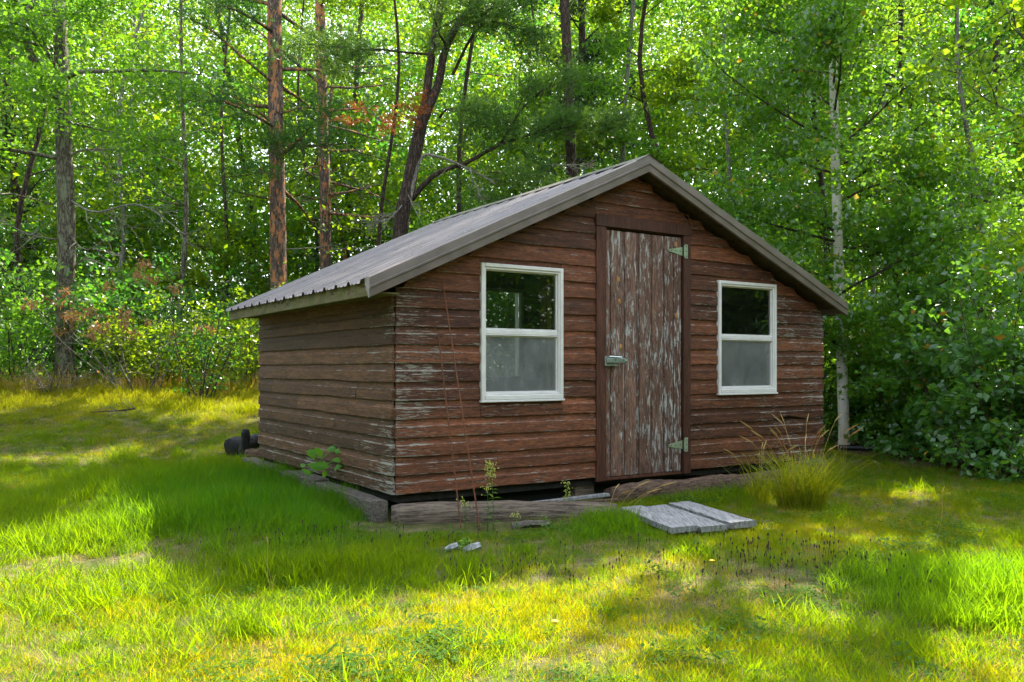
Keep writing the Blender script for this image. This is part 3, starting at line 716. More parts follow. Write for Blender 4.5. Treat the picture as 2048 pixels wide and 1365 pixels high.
for i, (a, b_, dz, wd) in enumerate(((0, .34, 0, .12), (.345, .56, .012, .13), (.565, 1.0, -.01, .14))):
    p, q = b0.lerp(b1, a), b0.lerp(b1, b_); d = (q-p); Ln = d.length
    mb = MB(); n = 8
    import bmesh
    V = []; 
    for k in range(n):
        t = k/(n-1); w = wd/2; hh = .058
        for (x, z) in ((-w, -hh-.03), (w, -hh-.03), (w, hh-.008), (w-.01, hh), (-w+.01, hh), (-w, hh-.008)):
            V.append((x+random.gauss(0, .002), t*Ln, z+random.gauss(0, .0025)))
    F_ = [(k*6+j, k*6+(j+1) % 6, (k+1)*6+(j+1) % 6, (k+1)*6+j) for k in range(n-1) for j in range(6)]+[tuple(range(6))[::-1], tuple((n-1)*6+j for j in range(6))]
    o = obj('timber', V, F_, M['greywood']); o.location = (p.x, p.y, .062+dz); o.rotation_euler = (0, 0, math.atan2(d.y, d.x)-math.pi/2)
    tag(o, ['grey squared timber at the near corner of the shed, nearest of the edging row', 'short grey timber in the middle of the edging row along the left wall', 'dark grey timber at the far end of the edging row along the left wall'][i], 'timber', 'timbers edging the left side of the shed')
# wooden step
st = empty('plank_step', (1.06, 5.38, 0))
tag(st, 'low step of three silver grey planks on the grass before the door', 'step')
A_, B_, C_, D2 = Vector((.70, 5.62, 0)), Vector((1.23, 5.90, 0)), Vector((1.47, 5.14, 0)), Vector((.90, 4.90, 0))
for i in range(3):
    t0, t1_ = i/3+.018, (i+1)/3-.018+(0.006 if i == 2 else 0)
    q = [A_.lerp(B_, t0), A_.lerp(B_, t1_), D2.lerp(C_, t1_), D2.lerp(C_, t0)]
    ext = random.uniform(-.015, .015); dz = (.004, -.006, .003)[i]
    n = 7; V = []
    for k in range(n):
        t = k/(n-1)
        for (s, z) in ((0, .050), (0, .082), (.06, .085), (.94, .085), (1, .082), (1, .050)):
            p = q[0].lerp(q[3], t).lerp(q[1].lerp(q[2], t), s)
            V.append((p.x-1.06, p.y-5.38, z+dz+random.gauss(0, .0012)))
    F_ = [(k*6+j, (k+1)*6+j, (k+1)*6+(j+1) % 6, k*6+(j+1) % 6) for k in range(n-1) for j in range(6)]+[tuple(range(6)), tuple((n-1)*6+j for j in reversed(range(6)))]
    obj('plank', V, F_, M['stepwood'], st)
for t in (.06, .90):
    p, q = A_.lerp(D2, t), B_.lerp(C_, t); d = (q-p); nrm = Vector((-d.y, d.x, 0)).normalized()*.02
    V = [(x.x-1.06, x.y-5.38, z) for z in (-.04, .048) for x in (p-nrm, q-nrm, q+nrm, p+nrm)]
    obj('bearer', V, [(0, 3, 2, 1), (4, 5, 6, 7), (0, 1, 5, 4), (1, 2, 6, 5), (2, 3, 7, 6), (3, 0, 4, 7)], M['greywood'], st)
# burnt and mossy logs behind the far corner
zc = gz(-2.95, 9.3)
log('burnt_log', (-3.02, 9.28, zc+.08), (-2.90, 9.75, zc+.09), .125, .115, M['burnt'], 'charred black log lying in grass beyond the left wall', 'log', 12, 16, .14)
log('burnt_stump', (-2.86, 9.12, zc-.02), (-2.83, 9.10, zc+.30), .055, .04, M['burnt'], 'thin upright charred stump standing beside the black log', 'stump', 8, 10, .22)
log('log', (-2.78, 9.6, zc+.22), (-2.2, 9.95, zc+.24), .085, .09, M['mosslog'], 'green mossy log stacked behind the far corner of the shed', 'log', 12, 12, .09)
log('log', (-2.80, 9.0, zc+.03), (-2.35, 9.2, zc+.03), .07, .06, M['rotlog'], 'short broken brown log on the ground at the far corner of the shed', 'log', 10, 10, .15)
# long loose board lying under the shed front
def loose_board(p, q, w, label, m='greywood'):
    p, q = Vector(p), Vector(q); d = (q-p).normalized(); nn = Vector((-d.y, d.x, 0))*w/2
    V = [tuple(x+Vector((0, 0, z))) for z in (-.008, .010) for x in (p-nn, q-nn, q+nn, p+nn)]
    o = obj('loose_board', V, [(0, 3, 2, 1), (4, 5, 6, 7), (0, 1, 5, 4), (1, 2, 6, 5), (2, 3, 7, 6), (3, 0, 4, 7)], M[m]); tag(o, label, 'board')
loose_board((-.08, 6.05, .02), (.72, 6.42, .055), .06, 'pale grey strip of wood lying behind the long log under the shed', 'stepwood')
loose_board((.10, 6.02, .012), (.78, 6.33, .03), .05, 'brown strip of wood lying behind the long log, in front of the grey strip', 'rotlog')
for i, (x, y, r, lb) in enumerate(((-.335, 4.68, .030, 'small white broken concrete chip in the grass, left of the two by the rods'), (-.225, 4.66, .040, 'larger pale grey concrete chip in the grass near the rod feet'))):
    V, F_ = tube([(x-r, y, gz(x, y)+.015), (x, y+.01, gz(x, y)+.022), (x+r*1.3, y+.02, gz(x, y)+.035)], [r*.3, r*.75, r*.5], 7, wob=.25)
    tag(obj('stone', V, F_, M['concrete']), lb, 'stone')
V, F_ = tube([(.0, 5.42, .0), (.1, 5.45, .012), (.24, 5.46, .008)], [.02, .03, .018], 8, wob=.3)
tag(obj('wood_chip', V, F_, M['greywood']), 'flat pale chip of wood lying before the long log', 'wood chip')
ed = [Vector((4.0, 10.5, .03)), Vector((4.6, 10.25, .03)), Vector((5.4, 9.7, .03)), Vector((5.8, 9.4, .03))]
V, F_ = tube(smooth_path(ed, 12), .035, 8); tag(obj('garden_edging', V, F_, M['blackplastic']), 'black plastic edging along the lawn at the foot of the birch', 'edging')

# ------------------------------------------------------------------ instancing for uncountable stuff (points + prototypes in one mesh)
def scatter(name, protos, pts, rotz, scale, tilt, gid, mats, kind='stuff'):
    """protos: list of (verts, faces, material index); one object whose modifier puts a prototype on each point"""
    Vs = [np.asarray(pts, dtype=np.float32)]; n0 = len(pts); ids = [np.zeros(n0, int)]; Fs = []; mi = []
    off = n0
    for k, (v, f, m_) in enumerate(protos):
        v = np.asarray(v, dtype=np.float32); f = np.asarray(f)
        Vs.append(v); Fs.append(f+off); mi.append(np.full(len(f), m_)); ids.append(np.full(len(v), k+1)); off += len(v)
    me = make_mesh(name, np.concatenate(Vs), np.concatenate(Fs), mats, mi=np.concatenate(mi))
    tot = off
    def attr(nm, typ, data, key='value'):
        a = me.attributes.new(nm, typ, 'POINT'); a.data.foreach_set(key, data)
    attr('gid', 'INT', np.concatenate(ids).astype(np.int32))
    pick = np.zeros(tot, np.int32); pick[:n0] = gid; attr('pick', 'INT', pick)
    rot = np.zeros((tot, 3), np.float32); rot[:n0, 0] = tilt[0]; rot[:n0, 1] = tilt[1]; rot[:n0, 2] = rotz; attr('rot', 'FLOAT_VECTOR', rot.ravel(), 'vector')
    sc = np.ones((tot, 3), np.float32); sc[:n0] = scale; attr('scl', 'FLOAT_VECTOR', sc.ravel(), 'vector')
    o = bpy.data.objects.new(name, me); COL.objects.link(o)
    ng = bpy.data.node_groups.new(name+'_scatter', 'GeometryNodeTree')
    ng.interface.new_socket('Geometry', in_out='INPUT', socket_type='NodeSocketGeometry')
    ng.interface.new_socket('Geometry', in_out='OUTPUT', socket_type='NodeSocketGeometry')
    nn = ng.nodes; ln = ng.links
    gi = nn.new('NodeGroupInput'); go = nn.new('NodeGroupOutput')
    def named(nm, t):
        x = nn.new('GeometryNodeInputNamedAttribute'); x.data_type = t; x.inputs['Name'].default_value = nm; return x.outputs[0]
    cmp = nn.new('FunctionNodeCompare'); cmp.data_type = 'INT'; cmp.operation = 'EQUAL'
    ln.new(named('gid', 'INT'), cmp.inputs[2]); cmp.inputs[3].default_value = 0
    sep = nn.new('GeometryNodeSeparateGeometry'); sep.domain = 'POINT'
    ln.new(gi.outputs[0], sep.inputs[0]); ln.new(cmp.outputs[0], sep.inputs[1])
    spl = nn.new('GeometryNodeSplitToInstances'); spl.domain = 'POINT'
    ln.new(sep.outputs[1], spl.inputs['Geometry']); ln.new(named('gid', 'INT'), spl.inputs['Group ID'])
    iop = nn.new('GeometryNodeInstanceOnPoints')
    ln.new(sep.outputs[0], iop.inputs['Points']); ln.new(spl.outputs['Instances'], iop.inputs['Instance'])
    iop.inputs['Pick Instance'].default_value = True
    ln.new(named('pick', 'INT'), iop.inputs['Instance Index'])
    e2r = nn.new('FunctionNodeEulerToRotation'); ln.new(named('rot', 'FLOAT_VECTOR'), e2r.inputs[0]); ln.new(e2r.outputs[0], iop.inputs['Rotation'])
    ln.new(named('scl', 'FLOAT_VECTOR'), iop.inputs['Scale']); ln.new(iop.outputs[0], go.inputs[0])
    md = o.modifiers.new('scatter', 'NODES'); md.node_group = ng
    if kind: o['kind'] = kind
    return o
def blades(n, rad, hmin, hmax, w, lean, seg=2):
    V = []; F = []
    for i in range(n):
        a = random.uniform(0, 6.28); r = rad*math.sqrt(random.random()); x, y = r*math.cos(a), r*math.sin(a)
        h = random.uniform(hmin, hmax); da = random.uniform(0, 6.28); ln_ = random.uniform(.15, 1)*lean*h
        fa = random.uniform(0, 6.28); wx, wy = math.cos(fa)*w/2, math.sin(fa)*w/2
        b = len(V); ww = random.uniform(.6, 1.2)
        for k in range(seg):
            t = k/seg; cx = x+math.cos(da)*ln_*t**1.8; cy = y+math.sin(da)*ln_*t**1.8; s = (1-t*.45)*ww
            V += [(cx-wx*s, cy-wy*s, h*t-.01), (cx+wx*s, cy+wy*s, h*t-.01)]
        V.append((x+math.cos(da)*ln_, y+math.sin(da)*ln_, h*(1-.35*lean*random.random())))
        for k in range(seg-1): F += [(b+2*k, b+2*k+1, b+2*k+3), (b+2*k, b+2*k+3, b+2*k+2)]
        F.append((b+2*seg-2, b+2*seg-1, b+2*seg))
    return np.array(V), np.array(F)
protos = []
for k in range(5): protos.append((*blades(32, .055, .012, .050, .0032, 1.0), 0))
for k in range(3): protos.append((*blades(30, .055, .012, .048, .0032, 1.1), 1))
for k in range(2): protos.append((*blades(22, .07, .008, .036, .0026, 1.8), 2))
for k in range(3): protos.append((*blades(22, .05, .05, .13, .0042, .8, 3), 0))
def rosette(n, rad, sz):                                 # clover and small broad leaved lawn weeds
    V = []; F = []
    for i in range(n):
        a = random.uniform(0, 6.28); r = rad*math.sqrt(random.random()); x, y = r*math.cos(a), r*math.sin(a); z = random.uniform(.015, .04)
        s = sz*random.uniform(.6, 1.3); b = len(V); q = random.uniform(0, 6.28); dx, dy = math.cos(q)*s, math.sin(q)*s; tz = random.uniform(-.3, .5)*s
        V += [(x, y, z), (x+dx*.5-dy*.35, y+dy*.5+dx*.35, z+tz*.5), (x+dx, y+dy, z+tz), (x+dx*.5+dy*.35, y+dy*.5-dx*.35, z+tz*.5)]; F += [(b, b+1, b+2), (b, b+2, b+3)]
    return np.array(V), np.array(F)
for k in range(2): protos.append((*rosette(30, .07, .017), 3))
def inside_shed(x, y, mrg=0):
    u = (x-PX)*FX+(y-PY)*FY; b_ = -(x-PX)*FY+(y-PY)*FX
    return (u > -mrg) & (u < W_+mrg) & (b_ > -mrg) & (b_ < D_+mrg)
def fn(x, y, s, k=0): return np.sin(x*s+k)*np.sin(y*s*1.17+k*2)+.6*np.sin(x*s*2.3-y*s*1.9+k)+.4*np.sin(x*s*4.1+y*s*3.7+k*3)
def right_edge(x, y): return x+.28*y-6.55
P = []
for (y0, y1, dens) in ((1.9, 3.6, 900), (3.6, 5.5, 760), (5.5, 8.5, 520), (8.5, 15.2, 330)):
    hw = .62*y1+.8; n = int(dens*(y1-y0)*2*hw)
    x = rng.uniform(-hw, hw, n); y = rng.uniform(y0, y1, n); P.append(np.stack([x, y], 1))
P = np.concatenate(P); x, y = P.T
k = (np.abs(x) < .62*y+.6) & ~inside_shed(x, y, -.12) & (right_edge(x, y)+.12*fn(x, y, 3) < rng.random(len(x))*.4)
step_c = (np.abs((x-1.085)*.95+(y-5.39)*.31) < .29) & (np.abs(-(x-1.085)*.31+(y-5.39)*.95) < .40)
dirt = np.exp(-(((x+1.97)/.33)**2+((y-4.47)/.16)**2))+.4*(fn(x, y, 1.35, 21) > 1.25)+.5*np.exp(-(((x-.9)/.35)**2+((y-3.95)/.12)**2)) + .8*np.exp(-(((x+.1)/.5)**2+((y-5.38)/.16)**2)) + .7*np.exp(-(((x+.3)/.2)**2+((y-4.75)/.12)**2))
logy = y-(5.69+.16*(x+.8)); logd = (logy > -.34) & (logy < .2)
front_gap = (x > -.9) & (x < 2.9) & ((-(x-PX)*FY+(y-PY)*FX) > -.30)
k &= ~(logd & (x > -1.0) & (x < .45) & (rng.random(len(x)) < .88)) & ~step_c & (rng.random(len(x)) > np.minimum(dirt*1.0, .94)) & ~(front_gap & (rng.random(len(x)) < .85))
x, y = x[k], y[k]; n = len(x)
long_ = (np.exp(-(((x+2.0)/1.6)**2+((y-7.0)/2.2)**2))*1.2 + np.exp(-(((x-.58)/.24)**2+((y-5.15)/.30)**2))*.8 + np.exp(-(((x-2.1)/.55)**2+((y-3.75)/.5)**2))
         + .7*np.exp(-(((x+.95)/.7)**2+((y-4.3)/.18)**2)) + .5*np.exp(-(((x+1.5)/.5)**2+((y-5.3)/.3)**2))-1.2*np.exp(-(((x+.2)/.65)**2+((y-5.2)/.4)**2)) + .35*(y > 11.5))
long_ += .16*fn(x, y, 2.1, 1)
strawf = .16+.17*fn(x, y, 1.7, 4)+.9*np.exp(-(((x-1.15)/.9)**2+((y-3.9)/.5)**2))*.6+.55*np.exp(-(((x+2.0)/.6)**2+((y-4.4)/.4)**2))
yelf = .42+.2*fn(x, y, 1.1, 2)
r = rng.random(n)
gid = np.where(r < np.clip(long_, 0, .95), rng.integers(10, 13, n), np.where(rng.random(n) < np.clip(strawf, .03, .7), rng.integers(8, 10, n), np.where(rng.random(n) < yelf, rng.integers(5, 8, n), rng.integers(0, 5, n))))
s = rng.uniform(.75, 1.3, n)*(1+.22*fn(x, y, 2.9, 7))*(1+.25*sst(8, 13, y)); s = np.clip(s, .5, 1.8)
hs = s*np.where(gid >= 10, np.clip(.7+.6*long_, .6, 1.35), 1.0)
wv = fn(x, y, 2.4, 11); gid = np.where((gid < 10) & (rng.random(n) < np.clip(.04+.22*(wv-.5), .02, .4)), rng.integers(13, 15, n), gid)
tl = rng.normal(0, .13, (2, n))
go_ = scatter('lawn_grass', protos, np.stack([x, y, terrain(x, y)], 1), rng.uniform(0, 6.28, n), np.stack([s, s, hs], 1), tl, gid, [M['grass'], M['grass_y'], M['straw'], M['clover']])
tag(go_, 'rough mown lawn grass, green and yellow with straw coloured patches', 'grass')

# ------------------------------------------------------------------ leaves, needles, trees
def rand_dirs(n, zb=0.0, zs=1.0):
    d = rng.normal(0, 1, (n, 3)); d[:, 2] = d[:, 2]*zs+zb
    return d/np.linalg.norm(d, axis=1, keepdims=True)
def leaf_geo(P, size, aspect=.62, nz=.7, droop=-.35):
    n = len(P); a = rand_dirs(n, droop, .6); nr = rand_dirs(n, nz, 1.0)
    b = np.cross(nr, a); b /= np.linalg.norm(b, axis=1, keepdims=True)+1e-9; c = np.cross(a, b)
    s = (size*rng.uniform(.6, 1.3, n))[:, None]; w = s*aspect*.5
    V = np.stack([P, P+a*s*.42+b*w+c*s*.10, P+a*s, P+a*s*.42-b*w+c*s*.10], 1).reshape(-1, 3)
    I = np.arange(n)[:, None]*4
    F = np.concatenate([I+np.array([0, 1, 2]), I+np.array([0, 2, 3])], 1).reshape(-1, 3)
    return V, F
def needle_geo(P, D, size, nn=9, spread=.75, w=.006):
    n = len(P); Pn = np.repeat(P, nn, 0); Dn = np.repeat(D, nn, 0)+rng.normal(0, spread, (n*nn, 3))
    Dn /= np.linalg.norm(Dn, axis=1, keepdims=True); s = size*rng.uniform(.7, 1.2, (n*nn, 1))
    b = np.cross(Dn, rand_dirs(n*nn)); b /= np.linalg.norm(b, axis=1, keepdims=True)+1e-9
    V = np.stack([Pn-b*w, Pn+b*w, Pn+Dn*s], 1).reshape(-1, 3)
    return V, np.arange(n*nn*3).reshape(-1, 3)
def visible_thin(P, size):
    """crowns above and beside the view are kept sparser, with bigger leaves"""
    outz = (P[:, 2] > 1.25+.44*P[:, 1]) | (np.abs(P[:, 0]) > .64*P[:, 1]+.6)
    k = ~outz | (rng.random(len(P)) < .50)
    return P[k], np.where(outz[k], size*1.8, size), k
LEAFN = 0
def crown(parent, subs, n, size, m, kind='leaf', spread=.16, aspect=.62, droop=-.35, nz=.7, name='crown', strength=.96, origin=None):
    global LEAFN
    if not subs or n <= 0: return
    Ls = np.array([(s[-1]-s[0]).length for s in subs])+.02; pr = Ls/Ls.sum()
    idx = rng.choice(len(subs), n, p=pr)
    A = np.array([s[0][:] for s in subs]); Mi = np.array([s[len(s)//2][:] for s in subs]); B = np.array([s[-1][:] for s in subs])
    t = rng.uniform(.08, 1.1, n)[:, None]
    a, c, b_ = A[idx], Mi[idx], B[idx]
    P = np.where(t < .5, a+(c-a)*t*2, c+(b_-c)*(t*2-1))
    P = P+rng.normal(0, 1, (n, 3))*np.array([spread, spread, spread*.6])
    P[:, 2] = np.maximum(P[:, 2], terrain(P[:, 0], P[:, 1])+.03)
    P, sz, k = visible_thin(P, size); D = (b_-a)[k]
    k2 = keep_shade(P, strength) & ~inside_shed(P[:, 0], P[:, 1], .35)
    P, sz, D = P[k2], sz[k2], D[k2]
    D = D/(np.linalg.norm(D, axis=1, keepdims=True)+1e-6)
    LEAFN += len(P)
    if kind == 'leaf': V, F = leaf_geo(P, sz*1.22, aspect, nz, droop)
    else: V, F = needle_geo(P, D*.9+np.array([0, 0, .25]), size, w=.0045 if size < .12 else .007)
    if len(P) == 0: return
    o0 = np.array(parent.location); 
    return obj(name, V-o0, F, m, parent)
def strip_mesh(paths_r, n):
    V = []; F = []
    for pts, rad in paths_r:
        v, f = tube(pts, rad, n, False); b = len(V); V += v; F += [tuple(i+b for i in q) for q in f]
    return V, F
def branch(p0, d, Ln, up=0, n=6, jit=.08):
    p = [Vector(p0)]; d = Vector(d).normalized(); st = Ln/(n-1)
    for i in range(n-1):
        d = (d+Vector((random.gauss(0, jit), random.gauss(0, jit), random.gauss(0, jit)+up/(n-1)))).normalized()
        p.append(p[-1]+d*st)
    return p
def tree(name, label, cat, trunks, radii, barkm, limbs=14, z0=2.5, llen=(1.2, .5), el=(.2, .5), leaves=4000, size=.06, leafm='leaf_mid', kind='leaf',
         group=None, extra=(), sub=6, spread=.16, twigm='twig', nz=.7, droop=-.35, aspect=.62, az=None, flare=1.35, tn=10, strength=.96, extra_bare=(), suplen=.38, limbm=None):
    """trunks: list of lists of world points (first one starts at the ground)"""
    base = Vector(trunks[0][0]); root = empty(name, base); tag(root, label, cat, group)
    sm = []
    for tr, (ra, rb) in zip(trunks, radii):
        n = max(8, len(tr)*4); pts = smooth_path(tr, n)
        rad = [ra+(rb-ra)*(i/(n-1)) for i in range(n)]
        if tr is trunks[0]: rad[0] *= flare; rad[1] *= 1+(flare-1)*.35; pts[0] = pts[0]-Vector((0, 0, .08))
        sm.append((pts, rad))
    V = []; F = []
    for pts, rad in sm:
        v, f = tube(pts, rad, tn, True, .03); b = len(V); V += v; F += [tuple(i+b for i in q) for q in f]
    V = [Vector(v)-base for v in V]
    obj('trunk', V, F, M[barkm], root, smooth=True)
    lim = []; subs = []
    tot = [p for pts, _ in sm for p in pts]
    for i in range(limbs):
        pts, rad = sm[i % len(sm)]
        zt, zb = pts[-1].z, max(pts[0].z, base.z+z0)
        if zt <= zb: continue
        z = zb+(zt-zb)*((i+random.random())/limbs); z = min(z, zt-.05)
        k = next((j for j in range(len(pts)-1) if pts[j+1].z >= z), len(pts)-2)
        u = (z-pts[k].z)/max(1e-4, pts[k+1].z-pts[k].z); p = pts[k].lerp(pts[k+1], min(max(u, 0), 1))
        t = (z-zb)/(zt-zb+1e-6); Ln = (llen[0]*(1-t)+llen[1]*t)*random.uniform(.7, 1.25); e = el[0]*(1-t)+el[1]*t
        a = random.uniform(0, 6.283) if az is None else random.gauss(*az)
        d = Vector((math.cos(a), math.sin(a), math.tan(e)+random.gauss(0, .12)))
        bp = branch(p, d, Ln, random.uniform(-.1, .25)); r = max(.006, rad[k]*.32)
        lim.append((bp, [r*(1-.8*q/5) for q in range(6)]))
    for e_ in extra:
        pts = smooth_path(e_[0], max(8, len(e_[0])*3)); n = len(pts); lim.append((pts, [e_[1]*(1-.75*q/(n-1)) for q in range(n)]))
    for bp, r in lim:
        Ln = sum((bp[i+1]-bp[i]).length for i in range(len(bp)-1))
        for j in range(sub):
            t = .22+.78*(j+random.random())/sub; q = t*(len(bp)-1); k = min(int(q), len(bp)-2); p = bp[k].lerp(bp[k+1], q-k)
            d = (bp[k+1]-bp[k]).normalized()+Vector((random.gauss(0, .75), random.gauss(0, .75), random.gauss(.05, .4)))
            subs.append(branch(p, d, Ln*suplen*(1.3-t)*random.uniform(.6, 1.2), .1, 4, .15))
    bare = []
    for e_ in extra_bare:
        pts = smooth_path(e_[0], max(8, len(e_[0])*3)); n = len(pts); bare.append((pts, [e_[1]*(1-.75*q/(n-1)) for q in range(n)]))
        Ln = sum((pts[i+1]-pts[i]).length for i in range(n-1))
        for j in range(e_[2]):
            t = .2+.8*random.random(); q = t*(n-1); k = min(int(q), n-2); p = pts[k].lerp(pts[k+1], q-k)
            d = (pts[k+1]-pts[k]).normalized()+Vector((random.gauss(0, .6), random.gauss(0, .6), random.gauss(0, .5)))
            sb = branch(p, d, Ln*.35*(1.3-t), 0, 5, .2); bare.append((sb, [.006, .005, .004, .003, .002]))
            for _ in range(2): bare.append((branch(sb[2], d+Vector((random.gauss(0, .7), random.gauss(0, .7), random.gauss(0, .7))), Ln*.15, 0, 4, .25), [.003, .003, .002, .0015]))
    for bp, r in lim:                                     # each limb its own part
        v, f = tube(bp, r, 5, False); obj('limb', [Vector(q)-base for q in v], f, M[(limbm or barkm) if r[0] > .012 else twigm], root, smooth=True)
    if subs:
        V, F = strip_mesh([(s_, [.008, .006, .004, .002]) for s_ in subs], 3)
        tag(obj('twigs', [Vector(q)-base for q in V], F, M[twigm], root), kind='stuff')
    if bare:
        V, F = strip_mesh(bare, 4); tag(obj('dead_branches', [Vector(q)-base for q in V], F, M['deadwood'], root), kind='stuff')
    crown(root, subs, leaves, size, M[leafm], kind, spread, aspect, droop, nz, strength=strength)
    return root, subs
def up(px, d, pys, dx=0):                                # a trunk drawn through photo columns at distance d
    return [Wp(x, y, d) for x, y in zip(px, pys)]
def tr_pts(pxy, d, top=None):
    g0 = (pxy[0][0]-1024)/FPX*d
    pts = [Vector((g0, d, gz(g0, d)))]+[Wp(x, y, d) for x, y in pxy[1:]]
    if top:
        p = pts[-1]; q = pts[-2]; dd = (p-q).normalized(); pts.append(p+dd*top)
    return pts

# 1 big grey tree at the left
d = 13.7
tree('oak_tree', 'large grey barked tree at the left edge of the lawn with spreading bare lower branches', 'tree',
     [tr_pts([(130, 775), (131, 600), (133, 450), (128, 300), (124, 165), (120, 60), (112, -60)], d, 1.5), [Wp(120, 170, d), Wp(80, 140, d-.2), Wp(55, 90, d-.3), Wp(52, 30, d-.3), Wp(75, -10, d-.2), Wp(90, -80, d)]],
     [(.150, .085), (.07, .035)], 'bark_oak', 12, 3.6, (2.2, 1.4), (.1, .4), 17000, .065, 'leaf_mid', spread=.22, flare=1.5,
     extra=[([Wp(135, 155, d), Wp(160, 145, d-.3), Wp(230, 143, d-.8), Wp(330, 142, d-1.2), Wp(400, 150, d-1.4)], .045), ([Wp(132, 165, d), Wp(60, 60, d-.6), Wp(0, 45, d-1)], .035),
            ([Wp(135, 245, d), Wp(200, 260, d-.5), Wp(280, 275, d-.9), Wp(350, 280, d-1.1)], .022)],
     extra_bare=[([Wp(135, 320, d), Wp(170, 300, d-.4), Wp(290, 303, d-.8)], .03, 5), ([Wp(140, 400, d), Wp(190, 425, d-.5), Wp(280, 410, d-.9), Wp(370, 470, d-1.2)], .022, 14),
                 ([Wp(145, 540, d), Wp(165, 520, d-.3), Wp(195, 525, d-.5), Wp(228, 540, d-.7)], .022, 2), ([Wp(120, 480, d), Wp(60, 470, d-.4), Wp(0, 440, d-.6)], .015, 12), ([Wp(140, 470, d), Wp(175, 500, d-.6), Wp(240, 460, d-1)], .014, 12)])
# 2, 3 red pines
for (pxy, d, r, lb, zz, n) in (([(560, 740), (557, 560), (555, 400), (551, 200), (549, 0), (550, -80)], 15.0, .150, 'stout red pine with orange bark patches rising behind the left end of the roof', 3.4, 9000),
                            ([(655, 720), (652, 520), (648, 300), (643, 150), (640, 0), (638, -80)], 18.0, .125, 'thinner red pine with orange bark patches, right of the stout pine', 3.4, 7000)):
    T = tr_pts(pxy, d, 5)
    tree('pine_tree', lb, 'tree', [T], [(r, r*.72)], 'bark_pine', 28, zz, (1.8, 1.6), (-.15, .2), n, .10, 'needle', 'needle', spread=.13, sub=7,
         extra=[([Wp(pxy[3][0], 170, d), Wp(pxy[3][0]-60, 120, d-.6), Wp(pxy[3][0]-130, 60, d-1.1), Wp(pxy[3][0]-170, 40, d-1.3)], .03), ([Wp(pxy[3][0], 250, d), Wp(pxy[3][0]-70, 200, d-.5), Wp(pxy[3][0]-150, 170, d-1.0)], .025),
                ([Wp(pxy[2][0], 400, d), Wp(pxy[2][0]-60, 390, d-.6), Wp(pxy[2][0]-120, 370, d-.9)], .018), ([Wp(pxy[2][0], 330, d), Wp(pxy[2][0]-40, 340, d-.8), Wp(pxy[2][0]-10, 350, d-1.6)], .018), ([Wp(pxy[2][0], 230, d), Wp(pxy[2][0]+60, 215, d-.6), Wp(pxy[2][0]+110, 240, d-.9)], .02)],
         extra_bare=[([Wp(pxy[1][0], 500, d), Wp(pxy[1][0]+80, 495, d), Wp(pxy[1][0]+110, 490, d)], .012, 3)])
# 4 forked pine behind the ridge, dark bark
d = 13.2
root, _ = tree('forked_pine', 'dark barked pine forking into two stems behind the left slope of the roof', 'tree',
     [tr_pts([(800, 740), (800, 480), (818, 370), (840, 260), (852, 210)], d), [Wp(850, 225, d), Wp(858, 150, d), Wp(872, 60, d), Wp(890, -40, d), Wp(900, -120, d)], [Wp(848, 240, d), Wp(876, 170, d), (Wp(888, 110, d)), Wp(912, 55, d), Wp(955, 0, d), Wp(985, -60, d)]],
     [(.135, .085), (.072, .05), (.07, .045)], 'bark_dark', 14, 5.0, (1.8, 1.2), (.0, .3), 9000, .09, 'needle_light', 'needle', spread=.14, sub=8,
     extra=[([Wp(822, 400, d), Wp(870, 350, d-.2), Wp(935, 325, d-.4), Wp(1000, 290, d-.6), Wp(1080, 262, d-.8), Wp(1130, 230, d-1)], .048), ([Wp(905, 150, d), Wp(960, 52, d-.4), Wp(1030, 55, d-.6), Wp(1080, 80, d-.8)], .028),
            ([Wp(880, 235, d), Wp(900, 218, d-.3), Wp(975, 230, d-.6), Wp(1030, 250, d-.8)], .022), ([Wp(1000, 290, d-.6), Wp(1060, 200, d-.9), Wp(1150, 150, d-1.2)], .02), ([Wp(1060, 270, d-.7), Wp(1160, 250, d-1), Wp(1250, 240, d-1.3)], .02),
            ([Wp(980, 345, d-.4), Wp(1060, 350, d-.8), Wp(1120, 365, d-1)], .014)],
     extra_bare=[([Wp(818, 420, d), Wp(840, 320, d-.2), Wp(880, 315, d-.3), Wp(940, 340, d-.5), Wp(990, 368, d-.6)], .034, 5), ([Wp(940, 335, d-.5), Wp(950, 370, d-.6), Wp(975, 415, d-.7)], .012, 6), ([Wp(812, 400, d), Wp(775, 440, d-.4), Wp(720, 440, d-.8)], .016, 22), ([Wp(812, 380, d), Wp(830, 420, d-.3), Wp(850, 460, d-.4)], .01, 5),
                 ([Wp(1090, 330, d-.8), Wp(1140, 330, d-1), Wp(1180, 330, d-1.1)], .01, 22)])
subs_r = [branch(Wp(x, y, d-.3), (random.uniform(-1, 1), -.3, random.uniform(-.2, .3)), .35, 0, 4, .2) for x, y in ((740, 225), (770, 245), (750, 265), (790, 230), (840, 230), (868, 222), (735, 240), (780, 215))]
crown(root, subs_r, 200, .08, M['leaf_rust'], 'needle', .06, name='dead_needles')
tree('tree', 'tall dark stemmed tree left of the roof peak with an unseen crown added to shade the lawn', 'tree', [[Vector((.82, 13.0, gz(.82, 13))), Vector((.9, 13, 4)), Vector((.75, 13.1, 8)), Vector((.8, 13.1, 11.5))]], [(.10, .05)], 'bark_dark', 26, 6.2, (2.3, 1.3), (.1, .5), 15000, .07, 'leaf_deep', spread=.16)  # crown above the view is added to shade the lawn left of the shed
